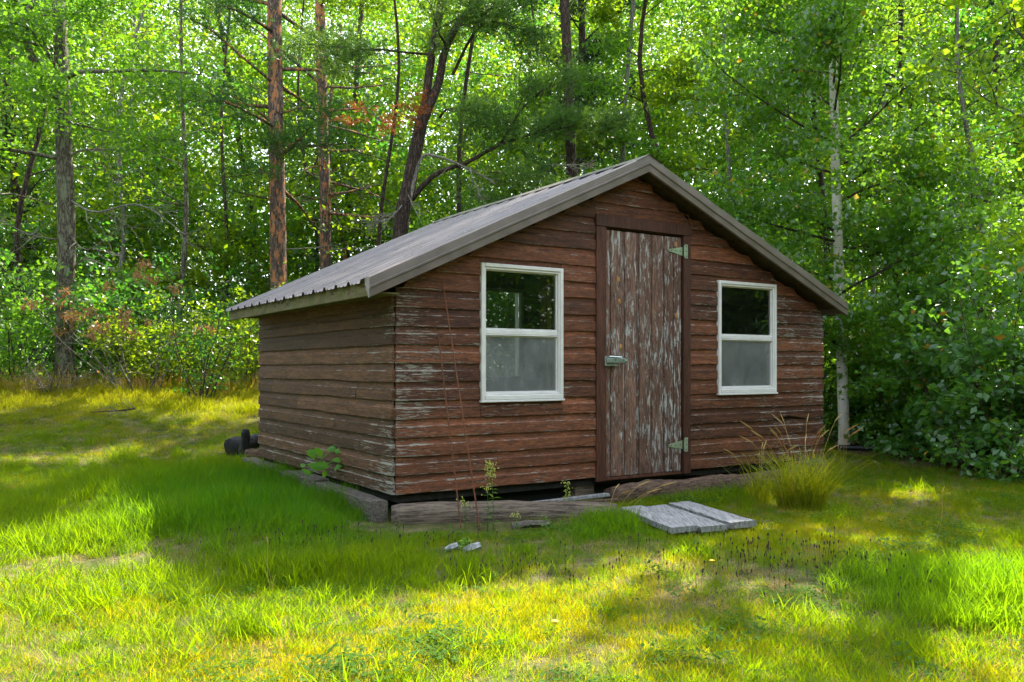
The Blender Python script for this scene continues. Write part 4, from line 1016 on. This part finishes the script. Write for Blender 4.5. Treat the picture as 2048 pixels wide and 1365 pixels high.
# 5 birch at the right end of the shed
d = 10.8
tree('birch_tree', 'white barked birch standing at the right hand end of the shed', 'tree',
     [tr_pts([(1689, 895), (1685, 760), (1680, 650), (1676, 480), (1671, 330), (1668, 200), (1664, 80), (1661, -40), (1660, -160)], d, 1.5)], [(.070, .036)], 'bark_birch', 46, 1.0, (1.9, 1.6), (.25, .75), 42000, .058, 'leaf_birch',
     spread=.15, sub=7, aspect=.78, nz=.55, droop=-.55, flare=1.15, tn=14, suplen=.42, limbm='bark_dark')
broot = [o_ for o_ in COL.objects if o_.name.startswith('birch_tree')][-1]; sprays = []
for i in range(80):                                  # drooping sprays that veil the stem and hang to the right of it
    px_, py_ = (random.gauss(1672, 34), random.uniform(10, 640)) if i < 20 else (random.uniform(1700, 1960), random.uniform(250, 800))
    dd_ = random.uniform(10.0, 10.55) if i < 20 else random.uniform(9.6, 10.8)
    p_ = Wp(px_, py_, dd_); sprays.append(branch(p_, (random.uniform(-1, 1), random.uniform(-.6, .3), random.uniform(-.5, .2)), random.uniform(.35, .6), -.2, 5, .2))
V, F = strip_mesh([(s_, [.004, .003, .003, .002, .001]) for s_ in sprays], 3)
tag(obj('sprays', [Vector(q)-broot.location for q in V], F, M['twig'], broot), kind='stuff')
crown(broot, sprays, 6500, .056, M['leaf_birch'], 'leaf', .10, .78, -.55, .55, 'leaf_sprays', .3)
# other trees that show as separate stems
def simple_tree(i, x0, ytop_px, d, r, bk, lm, n, sz, label, lean=0, h=9, z0=1.0, limbs=12, ll=(1.6, .9), kind='leaf', group=None, **kw):
    g0 = (x0-1024)/FPX*d
    base = Vector((g0, d, gz(g0, d))); hh = h
    T = [base, base+Vector((lean*.33+random.gauss(0, .16), random.gauss(0, .1), hh*.33)), base+Vector((lean*.66+random.gauss(0, .28), random.gauss(0, .15), hh*.66)), base+Vector((lean, 0, hh))]
    return tree('tree' if kind == 'leaf' else 'spruce_tree', label, 'tree', [T], [(r, r*.4)], bk, limbs, z0, ll, (.1, .6), n, sz, lm, kind, group, flare=1.2, tn=8, **kw)
ST = [
 (190, 19, .095, 'bark_grey', 'leaf_yellow', 11000, 'slim grey tree leaning right behind the large left tree', 1.3, 9),
 (62, 17, .085, 'bark_dark', 'leaf_deep', 11000, 'dark stemmed tree at the far left, left of the large grey tree', -.2, 9),
 (262, 21, .09, 'bark_grey', 'leaf_yellow', 11000, 'upright grey stem between the large left tree and the pines', .1, 9.5),
 (-60, 15, .10, 'bark_oak', 'leaf_mid', 9000, 'tree at the left border whose crown hangs into the picture', .4, 8.5),
 (345, 17.5, .08, 'bark_oak', 'leaf_yellow', 16000, 'bright leaved tree filling the gap left of the stout pine', .2, 10),
 (450, 19, .07, 'bark_dark', 'leaf_gold', 12000, 'yellow green tree just left of the stout pine', .2, 9),
 (612, 20, .07, 'bark_dark', 'leaf_yellow', 12000, 'bright tree seen between the two red pines', 0, 9.5),
 (690, 20.5, .11, 'bark_pine', 'leaf_yellow', 10000, 'reddish trunk behind and right of the thinner red pine', -.1, 8.5),
 (752, 16, .06, 'bark_dark', 'leaf_yellow', 15000, 'broadleaf tree with fine bright foliage left of the forked pine', .1, 9),
 (935, 17, .07, 'bark_dark', 'leaf_mid', 20000, 'broadleaf tree right behind the forked pine', .2, 14),
 (1050, 20, .07, 'bark_dark', 'leaf_yellow', 12000, 'bright broadleaf tree between the forked pine and the spruce', 0, 10),
 (1250, 16, .075, 'bark_grey', 'leaf_yellow', 21000, 'grey stemmed tree above the roof ridge', .2, 14),
 (1338, 15, .085, 'bark_dark', 'leaf_mid', 13000, 'dark stemmed tree just right of the roof ridge', .0, 9),
 (1440, 13.5, .06, 'bark_grey', 'leaf_yellow', 11000, 'bright leafy tree between the ridge and the birch', .1, 8.5),
 (1640, 13, .075, 'bark_dark', 'leaf_deep', 12000, 'dark stem just left of the birch, behind it', .05, 8),
 (1560, 15.5, .07, 'bark_grey', 'leaf_mid', 12000, 'leafy tree behind the right slope of the roof', .1, 9.5),
 (1800, 12.5, .085, 'bark_dark', 'leaf_birch', 17000, 'dark trunked tree in the shade right of the birch', .0, 8.5),
 (1910, 10.6, .055, 'bark_grey', 'leaf_birch', 18000, 'slim leafy tree with shining leaves far right of the birch', .2, 7.5),
 (2060, 12.2, .09, 'bark_dark', 'leaf_deep', 11000, 'dark crowned tree at the right border', -.2, 8.5),
 (1745, 15.5, .06, 'bark_grey', 'leaf_yellow', 11000, 'pale stemmed tree deep in the wood right of the birch', .1, 9),
 (2130, 9.0, .07, 'bark_grey', 'leaf_yellow', 11000, 'yellowish leaved tree reaching in at the upper right corner', -.3, 9),
]
for i, (x0, d, r, bk, lm, n, lb, lean, h) in enumerate(ST):
    simple_tree(i, x0, 0, d, r*.78, bk, lm, n, .062 if d < 18 else .075, lb, lean, h, z0=.9 if x0 > 1500 else 1.3, limbs=15, ll=(1.8, 1.2), spread=.14, suplen=.45)
simple_tree(0, 1130, 0, 17, .11, 'bark_dark', 'needle_dark', 10000, .10, 'dark spruce standing behind the ridge, left of the peak', 0, 11, 1.0, 46, (2.0, .6), 'needle', spread=.10)
simple_tree(0, 40, 0, 22, .12, 'bark_dark', 'needle_dark', 2600, .12, 'dark spruce deep in the wood at the far left', 0, 10, 1.0, 30, (2.0, .6), 'needle', spread=.12)
simple_tree(0, 1985, 0, 17, .12, 'bark_dark', 'needle_dark', 2600, .12, 'dark spruce deep in the wood at the upper right', 0, 10, 1.0, 30, (2.0, .6), 'needle', spread=.12)
# shrubs
def shrub(name, x0, d, w, h, stems, n, sz, lm, label, cat='shrub', bare=0, spread=.09, aspect=.62, group=None, y_off=0, **kw):
    g0 = (x0-1024)/FPX*d; base = Vector((g0, d, gz(g0, d)))
    root = empty(name, base); tag(root, label, cat, group); subs = []; st = []
    for i in range(stems):
        a = random.uniform(0, 6.283); o_ = Vector((math.cos(a)*w*.25*random.random(), math.sin(a)*w*.25*random.random(), 0))
        dd = Vector((math.cos(a)*w*.7/h, math.sin(a)*w*.7/h, 1)); bp = branch(base+o_, dd, h*random.uniform(.65, 1.1), .0, 6, .12)
        st.append((bp, [.012, .010, .008, .006, .004, .003]))
        for j in range(7):
            t = .04+.96*(j+random.random())/7; q = min(t, .999)*5; k = min(int(q), 4); p = bp[k].lerp(bp[k+1], q-k)
            subs.append(branch(p, Vector((random.gauss(0, 1), random.gauss(0, 1), random.gauss(.2, .4))), w*.45*random.uniform(.5, 1.1), .05, 4, .2))
    V, F = strip_mesh(st, 5); obj('stems', [Vector(q)-base for q in V], F, M['deadwood' if bare else 'twig'], root)
    V, F = strip_mesh([(s_, [.005, .004, .003, .002]) for s_ in subs], 3); tag(obj('twigs', [Vector(q)-base for q in V], F, M['deadwood' if bare else 'twig'], root), kind='stuff')
    crown(root, subs, int(n*(1.5 if d > 11 and x0 < 620 else 1)), sz, M[lm], 'leaf', spread, aspect, strength=.6 if x0 < 620 else .9, **kw)
    return root, subs
SH = [
 (30, 13.6, 1.5, 2.2, 4500, .07, 'leaf_mid', 'leafy bush at the far left behind the grass edge'),
 (215, 14.6, 1.4, 1.9, 5000, .07, 'leaf_deep', 'dark bush right behind the large left tree'),
 (310, 13.8, 1.3, 1.35, 5500, .065, 'leaf_gold', 'yellow green bush on the lawn edge below the withered twigs'),
 (430, 14.6, 1.5, 1.7, 5500, .065, 'leaf_yellow', 'bright bush left of the shed, behind the slender sapling'),
 (500, 13.4, 1.1, 1.4, 4500, .06, 'leaf_gold', 'yellow green bush right beside the far end of the shed roof'),
 (90, 16.5, 1.8, 2.6, 4500, .08, 'leaf_deep', 'tall dark bush deep behind the large left tree'),
 (360, 17.0, 2.0, 2.7, 5000, .08, 'leaf_deep', 'tall dark bush behind the withered twigs'),
 (640, 15.5, 2.0, 2.4, 6000, .075, 'leaf_yellow', 'leafy bush below the two red pines behind the roof'),
 (860, 15.5, 2.0, 3.0, 6000, .075, 'leaf_mid', 'bush behind the roof below the forked pine'),
 (1060, 15.5, 2.2, 3.2, 6000, .075, 'leaf_deep', 'dark bush behind the roof left of the ridge'),
 (1450, 14.0, 2.0, 3.2, 6000, .075, 'leaf_mid', 'bush behind the right roof slope near the ridge'),
 (1600, 11.8, 1.4, 2.6, 7000, .07, 'leaf_birch', 'bush behind the right roof slope next to the birch'),
 (1755, 11.3, 1.1, 1.8, 6000, .06, 'leaf_birch', 'low dark bush directly right of the birch trunk'),
 (1860, 10.6, 1.3, 1.9, 8000, .06, 'leaf_birch', 'dark bush in the shade between birch and the right border'),
 (1960, 9.0, 1.3, 1.9, 6500, .070, 'leaf_shrub', 'larger leaved shrub in front at the right border'),
 (2060, 8.3, 1.3, 2.0, 7000, .070, 'leaf_shrub', 'tallest large leaved shrub cut by the right border'),
 (1880, 9.6, .8, 1.0, 2600, .065, 'leaf_shrub', 'low large leaved shrub before the dark bush at the right'),
 (1985, 7.6, .6, .5, 700, .06, 'leaf_shrub', 'small leafy seedling bush at the lawn edge lower right'),
]
for (x0, d, w, h, n, sz, lm, lb) in SH:
    big = lm == 'leaf_shrub' and sz > .075
    shrub('shrub', x0, d, w, h, 14 if h > 1 else 7, n, sz, lm, lb, spread=.10, aspect=.66 if not big else .8, nz=.9 if big else .7)
shrub('sapling', 402, 12.4, .75, 1.55, 9, 1700, .045, 'leaf_deep', 'slender many stemmed sapling on the lawn in front of the bright bushes', 'sapling', spread=.07)
shrub('sapling', 1832, 9.9, .25, 1.15, 3, 170, .085, 'vine', 'light green sapling standing before the dark bushes at the right', 'sapling', spread=.05, aspect=.8)
rt, sb = shrub('withered_shrub', 290, 13.1, 1.9, 1.75, 9, 10, .05, 'leaf_dead', 'dead grey twigged shrub with brown withered leaf clusters', 'shrub', bare=1)
tips = [s_[-1] for s_ in sb if s_[-1].z > rt.location.z+.9]; random.shuffle(tips)
cl = [[p, p-Vector((0, 0, .04)), p-Vector((0, 0, .08))] for p in tips[:46]]
crown(rt, cl, 800, .065, M['leaf_dead'], 'leaf', .05, .4, -1.2, 0, 'withered_leaves', 0)
shrub('brushwood', 1930, 8.9, .8, .55, 12, 5, .05, 'leaf_dead', 'tangle of bare grey twigs on the ground at the right', 'brushwood', bare=1)
shrub('brushwood', 110, 13.0, .9, .6, 12, 5, .05, 'leaf_dead', 'low bare twigs around the foot of the large left tree', 'brushwood', bare=1)

# woodland beyond: one mass
cl_v = []
def clump(n, rad, sz, zs=.6):
    P = rng.normal(0, rad*.5, (n, 3))*np.array([1, 1, zs]); return leaf_geo(P, np.full(n, sz))
wp = [(*clump(110, .75, .11), 0), (*clump(110, .75, .11), 1), (*clump(110, .7, .11), 2), (*clump(100, .8, .12), 1)]
n = 14000
y = 19+rng.random(n)**1.2*24; x = rng.uniform(-1, 1, n)*(.66*y+3); z = terrain(x, y)+rng.random(n)**.85*(5.5+y*.34)
den = fn(x, z*1.5, .55, 3)+fn(x, y, .3, 1)*.5
k = (den > -.95) | (z < 6); k &= keep_shade(np.stack([x, y, z], 1), .9); x, y, z = x[k], y[k], z[k]; n = len(x)
s = rng.uniform(.7, 1.5, n); wd = scatter('woodland', wp, np.stack([x, y, z], 1), rng.uniform(0, 6.28, n), np.stack([s, s, s], 1), rng.normal(0, .3, (2, n)), rng.integers(0, 4, n), [M['leaf_deep'], M['leaf_yellow'], M['leaf_mid']])
tag(wd, 'mass of sunlit green woodland deep behind the separate trees', 'wood')
n = 11000; th = rng.uniform(0, 2*math.pi, n); rr = rng.uniform(11, 20, n); x = rr*np.cos(th); y = -2+rr*np.sin(th)
k = ((y < 4) | ((x > 9) & (y < 10)) | (x < -11)) & (np.abs(x) > .68*y+1); x, y = x[k], y[k]; n = len(x); z = rng.random(n)*7+.3; s = rng.uniform(.8, 1.7, n)
wd2 = scatter('woodland', wp, np.stack([x, y, z], 1), rng.uniform(0, 6.28, n), np.stack([s, s, s], 1), rng.normal(0, .3, (2, n)), rng.integers(0, 4, n), [M['leaf_deep'], M['leaf_yellow'], M['leaf_mid']])
tag(wd2, 'wood round the near side of the clearing, mirrored in the window panes', 'wood')
mb = MB()
for i in range(16):
    y = random.uniform(21, 38); x = random.uniform(-1, 1)*(.62*y+1); z = gz(x, y)
    mb.tube([(x, y, z-.1), (x+random.gauss(0, .3), y, z+4), (x+random.gauss(0, .6), y, z+12)], [random.uniform(.08, .16), .09, .05], 6)
tag(mb.make('far_tree_trunks', M['bark_dark']), 'thin dark trunks of the woodland far behind the nearer trees', 'tree trunks', kind='stuff')
# undergrowth on the wood floor
up_ = [(*clump(26, .22, .075, .5), 0), (*clump(26, .22, .07, .5), 1), (*clump(22, .2, .08, .5), 2)]
n = 5200
x = rng.uniform(-12, 12, n); y = rng.uniform(7, 23, n)
k = ((right_edge(x, y) > .1+.2*rng.random(n)) | (y > 14.4+.3*fn(x, y, .9))) & ~inside_shed(x, y, .5) & (np.abs(x) < .66*y+.5)
x, y = x[k], y[k]; n = len(x); hgt = rng.random(n)**1.5*(.25+.65*np.clip(np.where(x > 3, right_edge(x, y)*.5, (y-14.3)*.4), 0, 1))
P = np.stack([x, y, terrain(x, y)+.07+hgt], 1); kk = keep_shade(P, .9); P = P[kk]; n = len(P)
s = rng.uniform(.7, 1.3, n)
tag(scatter('undergrowth', up_, P, rng.uniform(0, 6.28, n), np.stack([s, s, s], 1), rng.normal(0, .2, (2, n)), rng.integers(0, 3, n), [M['leaf_deep'], M['leaf_mid'], M['leaf_shrub']]), 'low leafy undergrowth on the floor of the wood', 'undergrowth')

# tall golden stems along the edge of the wood, clump at the right end of the shed
sp_ = [(*blades(9, .10, .25, .62, .006, .35, 3), 0), (*blades(9, .10, .2, .5, .006, .5, 3), 0), (*blades(12, .1, .15, .35, .008, .6, 3), 1)]
n = 1300; x = rng.uniform(-9, -.9, n); y = 13.0+rng.random(n)**1.4*1.5+.25*fn(x, x, .8)
k = (fn(x, y, 1.3, 2) > -.7); x, y = x[k], y[k]; n = len(x); s = rng.uniform(.45, 1.0, n)
tag(scatter('golden_grass_stems', sp_, np.stack([x, y, terrain(x, y)], 1), rng.uniform(0, 6.28, n), np.stack([s, s, s], 1), rng.normal(0, .1, (2, n)), rng.integers(0, 3, n), [M['tallstraw'], M['grass_y']]), 'tall golden dry grass stems along the edge of the wood', 'tall grass')
def clump_thing(name, c, nb, rad, hm, hM, w, lean, m, label, cat, stems=0, stem_h=.75):
    sk = 1 if stems > 4 else .25
    random.seed(int(abs(c[0]*100)+c[1]*10)); z = gz(*c)
    root = empty(name, (c[0], c[1], z)); tag(root, label, cat)
    v, f = blades(nb, rad, hm, hM, w, lean, 6); obj('leaf_blades', v, f, M[m], root)['kind'] = 'stuff'
    if stems:
        V = []; F = []
        for i in range(stems):
            a = random.uniform(0, 6.28); h = stem_h*random.uniform(.7, 1.05); r0 = rad*random.random(); x, y_ = r0*math.cos(a), r0*math.sin(a)
            pts = [(x, y_, 0), (x*1.4+.03*math.cos(a), y_*1.4, h*.5), (x*2+.12*sk*math.cos(a), y_*2+.10*sk*math.sin(a), h*.9), (x*2.2+.2*sk*math.cos(a), y_*2.2+.16*sk*math.sin(a), h)]
            v, f = tube(smooth_path(pts, 8), [.0011]*8, 3, False); b = len(V); V += v; F += [tuple(q+b for q in t) for t in f]
            v, f = tube(smooth_path(pts[2:], 4), [.0013, .0028, .0026, .001], 4, False); b = len(V); V += v; F += [tuple(q+b for q in t) for t in f]
        obj('seed_stems', V, F, M['tallstraw'], root)['kind'] = 'stuff'
    return root
clump_thing('grass_clump', (2.10, 6.20), 900, .17, .18, .50, .0055, 1.2, 'clump', 'tall arching grass clump at the right front corner of the shed', 'grass clump', 18, .66)
clump_thing('grass_clump', (1.85, 6.42), 160, .10, .12, .34, .005, 1.0, 'clump', 'smaller grass tuft left of the tall clump, before the rotten log', 'grass clump', 8, .45)
clump_thing('grass_clump', (2.02, 3.72), 420, .26, .08, .24, .0045, .9, 'grass', 'lush green grass tuft low at the right border', 'grass clump')
clump_thing('grass_clump', (.56, 5.22), 170, .14, .07, .17, .0045, .9, 'grass', 'bright grass tuft growing against the left edge of the plank step', 'grass clump', 5, .3)
clump_thing('dry_weed', (-1.13, 4.02), 3, .01, .10, .22, .002, .5, 'straw', 'single tall dry seed stem standing in the foreground lawn', 'grass stem', 1, .27)
clump_thing('dry_weed', (2.42, 4.9), 3, .01, .10, .22, .002, .5, 'straw', 'single leaning dry stem on the lawn at the right', 'grass stem', 1, .42)
clump_thing('dry_weed', (3.05, 7.9), 4, .02, .10, .3, .002, .5, 'straw', 'pale dry stem standing between the shed corner and the birch', 'grass stem', 3, .6)
# plantain seed heads scattered over the lawn
n = 280; V = []; F = []
for i in range(n):
    q = random.random()
    if q < .62: x, y = random.gauss(1.35, .45), random.gauss(4.15, .28)
    elif q < .85: x, y = random.gauss(-.95, .45), random.gauss(4.75, .14)
    else: x, y = random.gauss(.1, .3), random.gauss(4.3, .2)
    if y < 2.6: continue
    z = gz(x, y); h = random.uniform(.04, .11); lx = random.gauss(0, .01)
    v, f = tube([(x, y, z), (x+lx, y, z+h)], .0009, 3, False); b = len(V); V += v; F += [tuple(k_+b for k_ in t) for t in f]
    v, f = tube([(x+lx, y, z+h-.002), (x+lx, y, z+h+.006), (x+lx*1.1, y, z+h+.014)], [.002, .0042, .001], 5, False); b = len(V); V += v; F += [tuple(k_+b for k_ in t) for t in f]
tag(obj('seed_heads', V, F, M['seedhead']), 'small dark plantain seed heads scattered over the lawn', 'seed heads', kind='stuff')
# weeds in front of the log
def weed(base, h, nl, ll, label, lm='leaf_mid', flower=None, lean=(0, 0), nfl=0, cat='weed', w=.22, fl=.10):
    z = gz(*base[:2]) if len(base) == 2 else base[2]
    root = empty('weed', (base[0], base[1], z)); tag(root, label, cat)
    top = Vector((lean[0], lean[1], h)); pts = smooth_path([(0, 0, -.02), tuple(top*.5+Vector((.01, 0, 0))), tuple(top)], 8)
    v, f = tube(pts, [.0028*(1-.6*i/7) for i in range(8)], 5); obj('stem', v, f, M['leaf_mid'], root)
    for i in range(nl):
        t = .08+.86*i/nl; q = t*7; k = min(int(q), 6); p = pts[k].lerp(pts[k+1], q-k); a = i*2.4+random.random()
        L_ = ll*(1-.5*t)*random.uniform(.8, 1.2); dx = Vector((math.cos(a), math.sin(a), .25)).normalized(); s_ = dx.cross(Vector((0, 0, 1))).normalized()*L_*w*.5
        V = [p, p+dx*L_*.45+s_, p+dx*L_+Vector((0, 0, -L_*.25)), p+dx*L_*.45-s_]
        obj('leaf', [tuple(x) for x in V], [(0, 1, 2), (0, 2, 3)], M[lm], root)
    if nfl:
        V = []; F = []
        for i in range(nfl):
            t = 1-random.random()*fl*2.6; q = max(0, t)*7; k = min(int(q), 6); p = pts[k].lerp(pts[k+1], q-k)+Vector((random.gauss(0, .018), random.gauss(0, .018), random.gauss(0, .01)))
            v, f = tube([p, p+Vector((0, 0, .007))], [.0045, .003], 5, True); b = len(V); V += v; F += [tuple(k_+b for k_ in t_) for t_ in f]
        obj('flowers', V, F, M[flower or 'weedflower'], root)['kind'] = 'stuff'
    return root
weed((-.12, 5.44), .47, 26, .07, 'tall goldenrod weed with yellowish flower head right of the rods', nfl=90, lean=(-.02, 0), w=.16)
weed((-.16, 5.42), .33, 18, .06, 'bluish green thin weed just left of the goldenrod', 'leaf_deep', nfl=20, w=.16)
weed((-.30, 5.36), .25, 26, .045, 'narrow green weed spike standing between the two rods', nfl=20, w=.25)
weed((.375, 5.98, .02), .19, 14, .05, 'small bushy weed growing behind the log left of the door', nfl=60, w=.25, fl=.3)
weed((-.265, 4.74), .06, 12, .09, 'flat broad leaved weed growing over the white concrete chips', 'vine', w=.55)
weed((.02, 5.36), .14, 12, .05, 'low weed with pale flowers before the log, right of the goldenrod', nfl=16, w=.3)
weed((.2, 5.4), .12, 10, .05, 'tiny green weed before the middle of the long log', 'vine', w=.35)
weed((.44, 6.0, .02), .07, 5, .04, 'single round leaved seedling behind the log', 'vine', w=.8)
for i, (px, py) in enumerate(((1110, 1248), (1424, 1135), (60, 1080))):
    d_ = FPX*(EYE-.05)/(py-HY); x = (px-1024)/FPX*d_; z = gz(x, d_)
    v, f = tube([(x, d_, z+.045), (x, d_, z+.055), (x, d_, z+.058)], [.003, .014, .010], 10); o = obj('flower_head', v, f, M['flower'])
    tag(o, ['yellow dandelion bloom in the foreground lawn below the plank step', 'small yellow bloom among the dark seed heads', 'yellow bloom in the sunny grass at the left'][i], 'flower')
# vine seedling against the left wall
base = Vector((-1.72, 7.0, .04)); vr = empty('vine_seedling', base); tag(vr, 'bright green leafy vine seedling growing up against the left wall', 'vine')
stems_ = [[(600, 975), (620, 945), (632, 925), (640, 905)], [(618, 948), (650, 930), (670, 922), (690, 918)], [(632, 930), (648, 915), (660, 905)]]
V = []; F = []
for sp2 in stems_:
    pts = [Wp(a, b_, 6.75-.002*(a-600)) for a, b_ in sp2]; v, f = tube(smooth_path(pts, 8), .0035, 5); b = len(V); V += v; F += [tuple(k_+b for k_ in t) for t in f]
obj('stem', [Vector(q)-base for q in V], F, M['vine'], vr)
LV = [(638, 907, 26, 200), (652, 900, 30, 20), (668, 903, 30, 10), (632, 918, 22, 230), (645, 915, 26, 250), (688, 922, 24, 160), (700, 914, 26, 20), (706, 922, 24, -60), (695, 930, 22, 240), (660, 934, 34, 200), (668, 938, 34, 320), (648, 940, 36, 210), (622, 950, 22, 230), (650, 955, 18, 270), (610, 935, 14, 100)]
for (a, b_, sz, ang) in LV:
    d_ = 6.72-.002*(a-600)+random.uniform(-.04, .04); p = Wp(a, b_, d_); s_ = sz/FPX*d_; an = R(ang)
    dx = Vector((math.cos(an), random.uniform(-.5, .1), -math.sin(an)*.6 if ang > 180 else .1)).normalized(); side = dx.cross(Vector((random.uniform(-.3, .3), -.6, .8))).normalized()
    nrm = side.cross(dx)
    V = [p, p+dx*s_*.3+side*s_*.33+nrm*s_*.05, p+dx*s_*.7+side*s_*.25+nrm*s_*.03, p+dx*s_*1.05-nrm*s_*.06, p+dx*s_*.7-side*s_*.25+nrm*s_*.03, p+dx*s_*.3-side*s_*.33+nrm*s_*.05, p+dx*s_*.5-nrm*s_*.02]
    obj('leaf', [tuple(q-base) for q in V], [(0, 1, 6), (1, 2, 6), (2, 3, 6), (3, 4, 6), (4, 5, 6), (5, 0, 6)], M['vine'], vr)
# dead branch on the lawn
pts = [Wp(270, 822, 11.1), Wp(245, 820, 11.1), Wp(215, 822, 11.2), Wp(180, 828, 11.3)]; pts = [Vector((p.x, p.y, gz(p.x, p.y)+.10-.02*i)) for i, p in enumerate(pts)]
root = empty('fallen_branch', pts[0]); tag(root, 'dry fallen branch lying on the lawn left of the shed', 'branch')
v, f = tube(smooth_path(pts, 10), [.014*(1-.07*i) for i in range(10)], 6); obj('main_stem', [Vector(q)-pts[0] for q in v], f, M['twig'], root)
bl = [(branch(pts[0].lerp(pts[3], t), (random.gauss(-.5, .5), random.gauss(0, .5), abs(random.gauss(.4, .3))), .25, 0, 5, .2), [.006, .005, .004, .003, .002]) for t in (.0, .1, .2, .4)]
V, F = strip_mesh(bl, 4); obj('side_twigs', [Vector(q)-pts[0] for q in V], F, M['deadwood'], root)['kind'] = 'stuff'
print('leaves', LEAFN, 'tris', sum(len(o.data.polygons) for o in COL.objects if o.type == 'MESH'))
